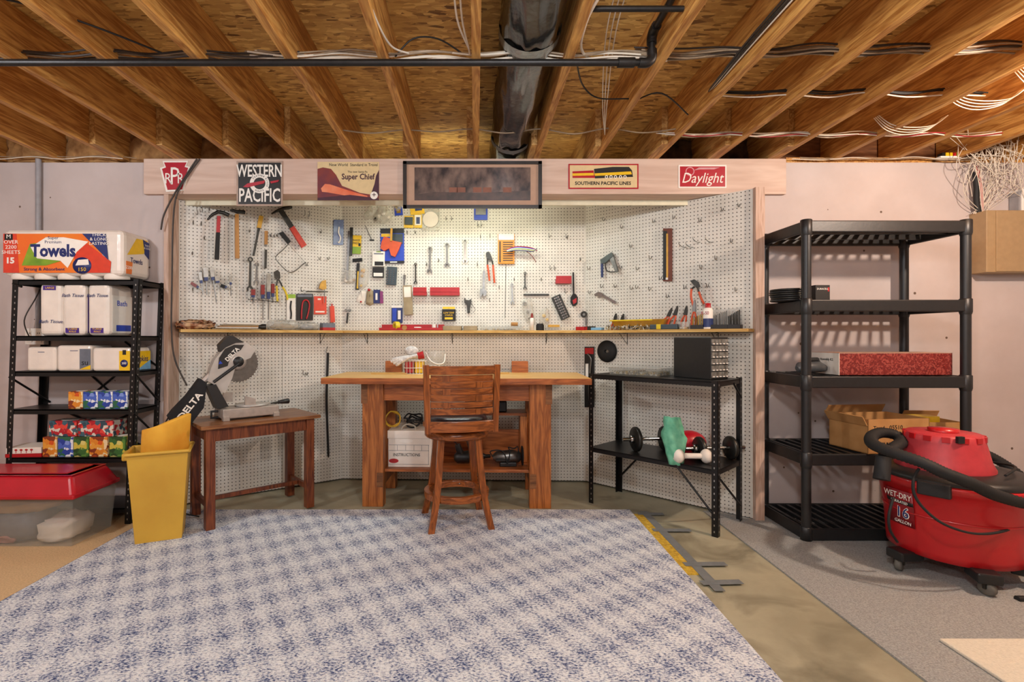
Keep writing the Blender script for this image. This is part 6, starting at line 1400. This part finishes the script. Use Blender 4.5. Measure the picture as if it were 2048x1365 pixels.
for k, m in enumerate(('red_paint', 'blue_print', 'white_plastic', 'lime', 'cable_white', 'tool_blue')): it.tube([(1014, 500+k*.8, .06), (1030, 494+k*1.4, .075), (1050, 494+k*1.6, .08), (1066, 497+k*1.2, .07), (1074, 502-k, .05)], .06, .0035, 'wire', m)
it.tube([(1052, 502, .07), (1064, 512, .05), (1072, 525, .02)], .05, .0025, 'loose_wire', 'dark_red'); it.tube([(1045, 498, 0), (1045, 498, .09)], 0, .0025, 'support_hook', 'hook_metal')
it = Item(BC, 'hand_riveter', 'small black trigger tool with a thin wire lever', 'hand tool', 938, 612)
it.poly([(928, 595), (932, 600), (938, 601), (943, 598), (942, 607), (940, 616), (940, 626), (935, 627), (934, 612), (932, 608), (929, 606)], .01, .022, 'body', 'dark_steel', .002); it.tube([(942, 606), (951, 620), (946, 626)], .016, .0018, 'lever', 'steel', sm=False); it.tube([(938, 600, 0), (938, 600, .03)], 0, .0022, 'support_hook', 'hook_metal')
it = Item(BC, 'steel_bar', 'flat steel bar mounted level on the board', 'bar', 1075, 590); it.rect(1047, 588, 1098, 591.5, 0, .016, 'bar_body', 'dark_steel', .001)
baggie(BC, 'clear bag with a large open wrench in it', [(1052, 596), (1043, 602), (1046, 625), (1052, 645), (1072, 650), (1068, 622), (1064, 598)], contents=[(1050, 608, .018, 'steel'), (1056, 625, .014, 'steel'), (1060, 638, .014, 'dark_steel')])
baggie(BC, 'clear bag with yellow parts above the black jar', [(1092, 614), (1080, 622), (1078, 642), (1084, 652), (1098, 650), (1101, 632), (1098, 618)], contents=[(1088, 632, .016, 'yellow_print'), (1094, 640, .014, 'yellow_print')])
it = pack(BC, 'dark socket strip full of sockets hanging aslant', 1112, 590, 1131, 640, 'dark_steel', -.42, thick=.012, name='socket_strip', cat='socket set')
for k in range(9):
    for c_ in (-4, 0, 4): it.disc(1113+k*2.2+c_*.9, 596+k*4.8-c_*.42, .007, .02, .030, 'socket', 'chrome' if c_ else 'steel', 10)
it = Item(BC, 'plumb_bob_reel', 'black and red chalk reel hanging on a dark strap', 'chalk line', 1149, 600); it.poly([(1145, 545), (1148, 545), (1149, 588), (1146, 588)], .012, .016, 'strap', 'rubber'); it.poly([(1142, 595), (1146, 588), (1151, 588), (1156, 595), (1155, 608), (1151, 612), (1146, 612), (1142, 605)], .004, .035, 'case', 'rubber', .004); it.poly([(1145, 601), (1153, 596), (1153, 605), (1147, 609)], .035, .038, 'red_panel', 'red_paint', .001); it.tube([(1146, 545, 0), (1146, 545, .02)], 0, .0025, 'support_hook', 'hook_metal')
it = Item(BC, 'pipe_cutter', 'small round pipe cutter hanging in the right corner', 'pipe cutter', 1169, 632); it.disc(1168, 629, .026, .01, .025, 'ring', 'dark_steel', 20, hole=.012); it.tube([(1172, 634), (1172, 652)], .018, .007, 'handle', 'steel', sm=False); it.tube([(1170, 618, 0), (1170, 618, .03)], 0, .0025, 'support_hook', 'hook_metal')
it = Item(BC, 'key_ring_tool', 'small pair of scissors hanging near the left corner', 'scissors', 696, 625); it.disc(692, 621, .012, .008, .014, 'finger_ring', 'steel', 14, hole=.007); it.disc(699, 621, .012, .008, .014, 'finger_ring', 'steel', 14, hole=.007); it.poly([(694, 626), (697, 626), (695, 648), (692, 646)], .008, .013, 'blade', 'dark_steel'); it.tube([(696, 615, 0), (696, 615, .02)], 0, .002, 'support_hook', 'hook_metal')
# ------------------------------------------------------------------ right pegboard
it = Item(BR, 'staple_gun', 'grey and black staple gun hanging on the right pegboard', 'staple gun', 1215, 525)
it.poly([(1200, 520), (1222, 505), (1226, 512), (1210, 526), (1202, 528)], .02, .045, 'body', mat('slate_green', '#4a5654', .4), .004); it.poly([(1224, 506), (1236, 543), (1231, 545), (1217, 514)], .024, .041, 'handle', 'steel', .003); it.poly([(1201, 526), (1205, 526), (1205, 555), (1202, 555)], .026, .040, 'nose', 'tool_blue', .002); it.tube([(1210, 524), (1212, 538), (1218, 544), (1232, 544)], .032, .004, 'lever', 'black_iron'); it.tube([(1220, 508, 0), (1220, 508, .05)], 0, .003, 'support_hook', 'hook_metal')
it = slim_tool(BR, 'adjustable_wrench', 'adjustable wrench hanging level on the right pegboard', 'wrench', (1200, 588), (1231, 606), 2.6, [(0, 1, 2.6, .010, 'shank', 'chrome')]); it.poly([(1188, 589), (1196, 584), (1204, 586), (1206, 593), (1198, 597), (1196, 591), (1190, 593)], .012, .028, 'jaw_head', 'chrome', .002)
pack(BR, 'tall brown and yellow saw blade package', 1326, 457, 1344, 563, mat('brown_pack', '#6e3420', .5), 0, bits=[('r', .0, .05, .45, .97, .001, 'black_strip', 'black_print'), ('r', .36, .10, .56, .93, .0016, 'yellow_strip', 'yellow_wood'), ('r', .3, .93, .55, .97, .002, 'seal', 'white_print')])
pliers(BR, 'large tongue and groove pliers with orange grips', [(1380, 562), (1388, 559), (1396, 564), (1400, 574), (1392, 576), (1386, 569)], [(1390, 573), (1383, 578), (1382, 592), (1385, 606), (1388, 617)], [(1394, 572), (1398, 584), (1402, 596), (1408, 608)], 'orange_grip', z=.05)
it = Item(BR, 'grinding_disc', 'round black grinding disc on the lower right pegboard', 'disc', 1215, 703); c = it.L(1215, 703); MB().lathe([(.012, .004), (.085, .004), (.087, .010), (.06, .014), (.045, .026), (.012, .026)], (c[0], c[1], 0), 36).build('disc_body', 'rubber', it.t); it.disc(1215, 703, .010, .0, .028, 'hub', 'steel', 12)
it = pack(BR, 'long carded package with two curved wrenches beside the low shelf', 1169, 694, 1188, 815, 'black_print', .0, bits=[('r', .05, .02, .95, .12, .001, 'title_band', 'red_paint'), ('w', [(.35, .12), (.7, .2), (.6, .4), (.5, .7), (.55, .9)], .008, 'bent_tool', 'steel'), ('r', .1, .28, .4, .5, .001, 'label_panel', 'white_print')])
# ------------------------------------------------------------------ things standing on the wooden shelves
def SM(P, px, off, rot=0): return P.Mab(P.loc(px, 655, off)[0], SZ+.0005, off) @ RX(-PI/2) @ RZ(rot)     # local x along shelf, y to the board, z up
def on_shelf(P, px, off, name, label, cat, rot=0, group='clutter on the pegboard shelves'): return thing(name, label, cat, SM(P, px, off, rot), group)
def lump(mb, cx, w, d, h, seed):
    q = random.Random(seed); m2 = MB(); m2.ball((0, 0, 0), 1, 10); mb.add([(cx+v[0]*w/2+q.uniform(-.006, .006), v[1]*d/2+q.uniform(-.005, .005), max(0.0005, h/2+v[2]*h/2+q.uniform(-.006, .006))) for v in m2.v], m2.f, True); return mb
t = on_shelf(BL, 390, .08, 'crumpled_bag', 'crumpled brown paper bag at the end of the left shelf', 'bag'); clump(.23, .12, .06, 1, .017, 20).build('bag_body', mat('amber_bag', '#c9a27a', .3, col2='#84482a', scale=30, bump=1.0, thresh=(.4,.6)), t)
t = on_shelf(BL, 470, .075, 'paper_stack', 'loose stack of folded tan papers and sandpaper sheets', 'papers')
for k in range(5): MB().box((.01*k, 0, .006+k*.009), (.30-.02*k, .11, .006), Matrix.Rotation(.05*(k-2), 3, 'Z')).build('sheet', ['kraft', 'paper_white', 'cardboard'][k % 3], t)
t = on_shelf(BL, 520, .11, 'flashlight', 'small black flashlight lying on the left shelf', 'flashlight'); MB().tube([(-.06, 0, .022), (.0, 0, .022), (.012, 0, .022), (.04, 0, .022)], [.014, .014, .021, .021], 14).build('barrel', 'dark_steel', t); MB().cyl((.04, 0, .022), (.044, 0, .022), .018, 14).build('lens', 'clear_amber', t)
t = on_shelf(BL, 565, .075, 'parts_bag', 'clear bag of tan pieces lying on the left shelf', 'bag'); clump(.24, .11, .075, 2, .010).build('film', 'clear_bag', t); lump(MB(), 0, .19, .08, .05, 3).build('contents', 'kraft', t)
t = on_shelf(BL, 615, .075, 'parts_bag', 'clear bag of grey blue pieces lying on the left shelf', 'bag'); clump(.17, .11, .06, 4, .010).build('film', 'clear_bag', t); lump(MB(), 0, .13, .08, .04, 5).build('contents', 'grey_print', t)
t = on_shelf(BL, 655, .08, 'tool_carton', 'small red and black carton at the shelf corner', 'carton'); MB().bx(-.05, .05, -.04, .04, 0, .022).build('carton_body', 'red_paint', t, bevel=.001); MB().bx(-.05, .05, -.04, .04, .022, .058).build('carton_top', 'grey_print', t, bevel=.001)
t = on_shelf(BC, 824, .065, 'long_tray', 'long red metal tray on the centre shelf', 'tray'); MB().bx(-.26, .26, -.055, .055, 0, .004).bx(-.26, .26, .05, .055, 0, .05).bx(-.26, .26, -.055, -.05, 0, .022).build('tray_body', 'red_paint', t)
o = MB().lathe([(.018, -.018), (.036, -.018), (.036, .018), (.018, .018), (.018, -.018)], (0, 0, 0), 24, smooth=False).build('tape_roll', 'yellow_grip', None, SM(BC, 793, .09) @ T((0, 0, .0365)) @ RZ(.6) @ RY(PI/2)); tag(o, 'yellow tape roll standing on the red tray', 'tape roll')
o = MB().lathe([(.001, -.006), (.02, -.006), (.02, .006), (.001, .006)], (0, 0, 0), 20, smooth=False).build('wood_disc', 'cardboard', None, SM(BC, 809, .115) @ T((0, 0, .0215)) @ RX(PI/2)); tag(o, 'small round tan wooden disc leaning on the red tray', 'disc')
t = on_shelf(BC, 836, .10, 'glue_stick', 'white tube lying on the red tray', 'tube'); MB().tube([(-.03, 0, .018), (.02, 0, .018), (.03, 0, .018)], [.010, .010, .005], 12).build('tube_body', 'white_plastic', t)
t = on_shelf(BC, 868, .07, 'label_bottle', 'small striped bottle with a metal clip on the centre shelf', 'bottle'); MB().cyl((0, 0, 0), (0, 0, .05), .017, 16).build('bottle_body', 'white_print', t); MB().bx(.025, .035, -.01, .01, 0, .062).build('clip', 'chrome', t)
for x, w, l in ((905, .15, 'shallow cardboard tray on the centre shelf'), (941, .11, 'small open cardboard box on the centre shelf')):
    t = on_shelf(BC, x, .07, 'cardboard_tray', l, 'tray'); MB().bx(-w/2, w/2, -.05, .05, 0, .003).bx(-w/2, w/2, -.05, -.047, 0, .036).bx(-w/2, w/2, .047, .05, 0, .036).bx(-w/2, -w/2+.003, -.05, .05, 0, .036).bx(w/2-.003, w/2, -.05, .05, 0, .036).build('tray_body', 'kraft', t); MB().bx(-w*.4, w*.4, -.04, .04, .004, .025).build('contents', 'paper_white', t)
t = on_shelf(BC, 1005, .065, 'clear_case', 'long flat clear plastic case on the centre shelf', 'case'); MB().bx(-.17, .17, -.05, .05, 0, .035).build('case_body', 'clear_plastic', t, bevel=.004); MB().bx(-.15, .15, -.04, .04, .003, .014).build('contents', 'mixed_hardware', t)
t = on_shelf(BC, 1030, .05, 'small_roll', 'short brown roll lying on the clear case', 'roll'); t.matrix_world = t.matrix_world @ T((0, 0, .035)); MB().cyl((-.03, 0, .016), (.02, .01, .016), .016, 14).build('roll_body', 'cardboard', t)
t = on_shelf(BC, 1064, .10, 'glue_bottle', 'white glue bottle with a brown cap on the centre shelf', 'bottle'); MB().lathe([(.001, 0), (.017, 0), (.017, .09), (.012, .10), (.001, .10)], (0, 0, 0), 16).build('bottle_body', 'white_plastic', t); MB().lathe([(.011, .10), (.010, .125), (.004, .138), (.001, .138)], (0, 0, 0), 14).build('cap', 'dark_red', t)
t = on_shelf(BC, 1080, .085, 'small_jar', 'small black jar beside the glue bottle', 'jar'); MB().cyl((0, 0, 0), (0, 0, .045), .032, 18).build('jar_body', 'rubber', t); MB().cyl((0, 0, .045), (0, 0, .055), .028, 18).build('lid', 'black_plastic', t)
t = on_shelf(BC, 1106, .075, 'clear_case', 'stack of small clear parts boxes on the centre shelf', 'case'); MB().bx(-.06, .06, -.04, .04, 0, .026).build('case_body', 'clear_plastic', t, bevel=.002); MB().bx(-.04, .05, -.03, .035, .026, .045).build('upper_case', 'yellow_wood', t, bevel=.002)
t = on_shelf(BR, 1166, .05, 'small_case', 'small flat red case at the shelf corner', 'case'); MB().bx(-.05, .06, -.03, .03, 0, .03).build('case_body', 'red_paint', t, bevel=.002); MB().bx(.03, .1, -.03, .03, 0, .032).build('dark_end', 'dark_steel', t, bevel=.002)
t = on_shelf(BR, 1195, .10, 'small_case', 'small light blue case beside the red one', 'case'); MB().bx(-.045, .045, -.025, .025, 0, .02).build('case_body', 'sky_blue', t, bevel=.002)
mb = MB(); q = random.Random(8)
for k in range(160): mb.box((q.uniform(-.2, .19), q.uniform(-.045, .045), q.uniform(.004, .035)), (q.uniform(.012, .03), .005, .005), Euler((q.uniform(0, 3), q.uniform(0, 3), q.uniform(0, 3))).to_matrix())
t = on_shelf(BR, 1262, .085, 'bit_heap', 'heap of loose steel bits under the yellow tray', 'bits'); tag(mb.build('bits', 'mixed_hardware', t), kind='stuff')
t = on_shelf(BR, 1275, .06, 'yellow_tray', 'open yellow plastic tray resting over the loose bits', 'tray'); frustum(MB(), -.19, .23, -.05, .055, .030, .075, .02).build('tray_body', mat('amber_plastic', '#c8922a', .3, alpha=.8), t, solid=.003); MB().bx(-.20, .14, -.058, -.050, .066, .076).build('front_rim', 'yellow_grip', t, bevel=.001)
t = on_shelf(BR, 1330, .11, 'level_case', 'grey plastic case with a yellow latch', 'case'); MB().bx(-.10, .10, -.03, .03, 0, .036).build('case_body', 'slate', t, bevel=.005); MB().bx(-.05, -.018, -.033, .031, .002, .037).build('latch', 'yellow_grip', t, bevel=.002)
def stand_pliers(x, lean, label, off=.06, h=.15, grip='orange_grip', head='dark_steel', spread=.022):
    t = on_shelf(BR, x, off, 'pliers', label, 'pliers', group='pliers standing on the right shelf'); k = math.tan(lean)
    for s in (-1, 1): MB().tube(smooth_path([(s*spread*.8, 0, .0), (s*spread+.02*k, 0, h*.3), (s*spread*.6+h*.5*k, 0, h*.52), (h*.62*k, 0, h*.62)], 5), [.0065]*10+[.0055]*6, 8).build('grip', grip, t)
    MB().prism([(h*.6*k-.012, h*.60), (h*.6*k+.012, h*.60), (h*.8*k+.011, h*.8), (h*k+.003, h), (h*k-.003, h), (h*.8*k-.011, h*.8)], -.006, .006, 'y').build('jaws', head, t, bevel=.001)
stand_pliers(1325, .42, 'orange handled cutting pliers leaning at the end of the row', .05, .155); stand_pliers(1341, .30, 'orange handled lineman pliers second in the leaning row', .075, .165); stand_pliers(1366, .16, 'orange handled needle nose pliers before a clear cup', .06, .165, spread=.016)
stand_pliers(1387, .04, 'tall orange handled pliers with a pale jaw between cup and bit case', .09, .20, head='steel', spread=.014); stand_pliers(1226, .2, 'tiny orange pliers standing behind the yellow tray', .02, .13, spread=.012); stand_pliers(1238, .3, 'second tiny orange pliers behind the yellow tray', .02, .125, spread=.012)
t = on_shelf(BR, 1368, .105, 'clear_cup', 'clear plastic cup of small screws on the right shelf', 'cup'); MB().lathe([(.001, .001), (.035, .001), (.038, .05), (.036, .05)], (0, 0, 0), 20).build('cup_wall', 'clear_plastic', t); MB().cyl((0, 0, .002), (0, 0, .016), .032, 18).build('contents', 'mixed_hardware', t)
def bit_case(x, off, w, h, label, bits, m_bit, rot=0):
    t = on_shelf(BR, x, off, 'drill_bit_case', label, 'drill bits', rot, 'drill bit cases on the right shelf'); MB().bx(-w/2, w/2, -.03, .03, 0, .028).build('base', 'black_plastic', t, bevel=.002); q = random.Random(int(x))
    for k in range(bits): xx = -w/2+.012+(w-.024)*k/(bits-1); MB().cyl((xx, q.uniform(-.012, .012), .028), (xx, 0, .028+h*(.55+.45*k/bits)), .0035, 6).build('bit', m_bit, t)
    MB().bx(-w/2+.004, w/2-.004, .022, .026, .028, h+.035).build('clear_cover', 'clear_plastic', t)
bit_case(1396, .10, .085, .085, 'small black stand of gold drill bits', 6, 'brass'); bit_case(1437, .09, .125, .095, 'black case of steel drill bits beside the spray can', 10, 'steel'); bit_case(1468, .085, .09, .10, 'black case of steel drill bits at the shelf end', 8, 'dark_steel')
t = on_shelf(BR, 1416, .10, 'spray_can', 'white spray can with a red cap on the right shelf', 'spray can'); MB().lathe([(.001, 0), (.0295, 0), (.031, .004), (.031, .125), (.026, .138), (.018, .142)], (0, 0, 0), 24).build('can', 'white_print', t); MB().lathe([(.018, .14), (.018, .172), (.001, .174)], (0, 0, 0), 18).build('cap', 'red_paint', t); MB().lathe([(.0315, .012), (.0315, .07)], (0, 0, 0), 24).build('label_band', 'tool_blue', t)
text(t, 'K-50', .032, 'sign_red', 0, 0, 0, M=T((-.008, -.0318, .105)) @ RX(PI/2), sx=.8)
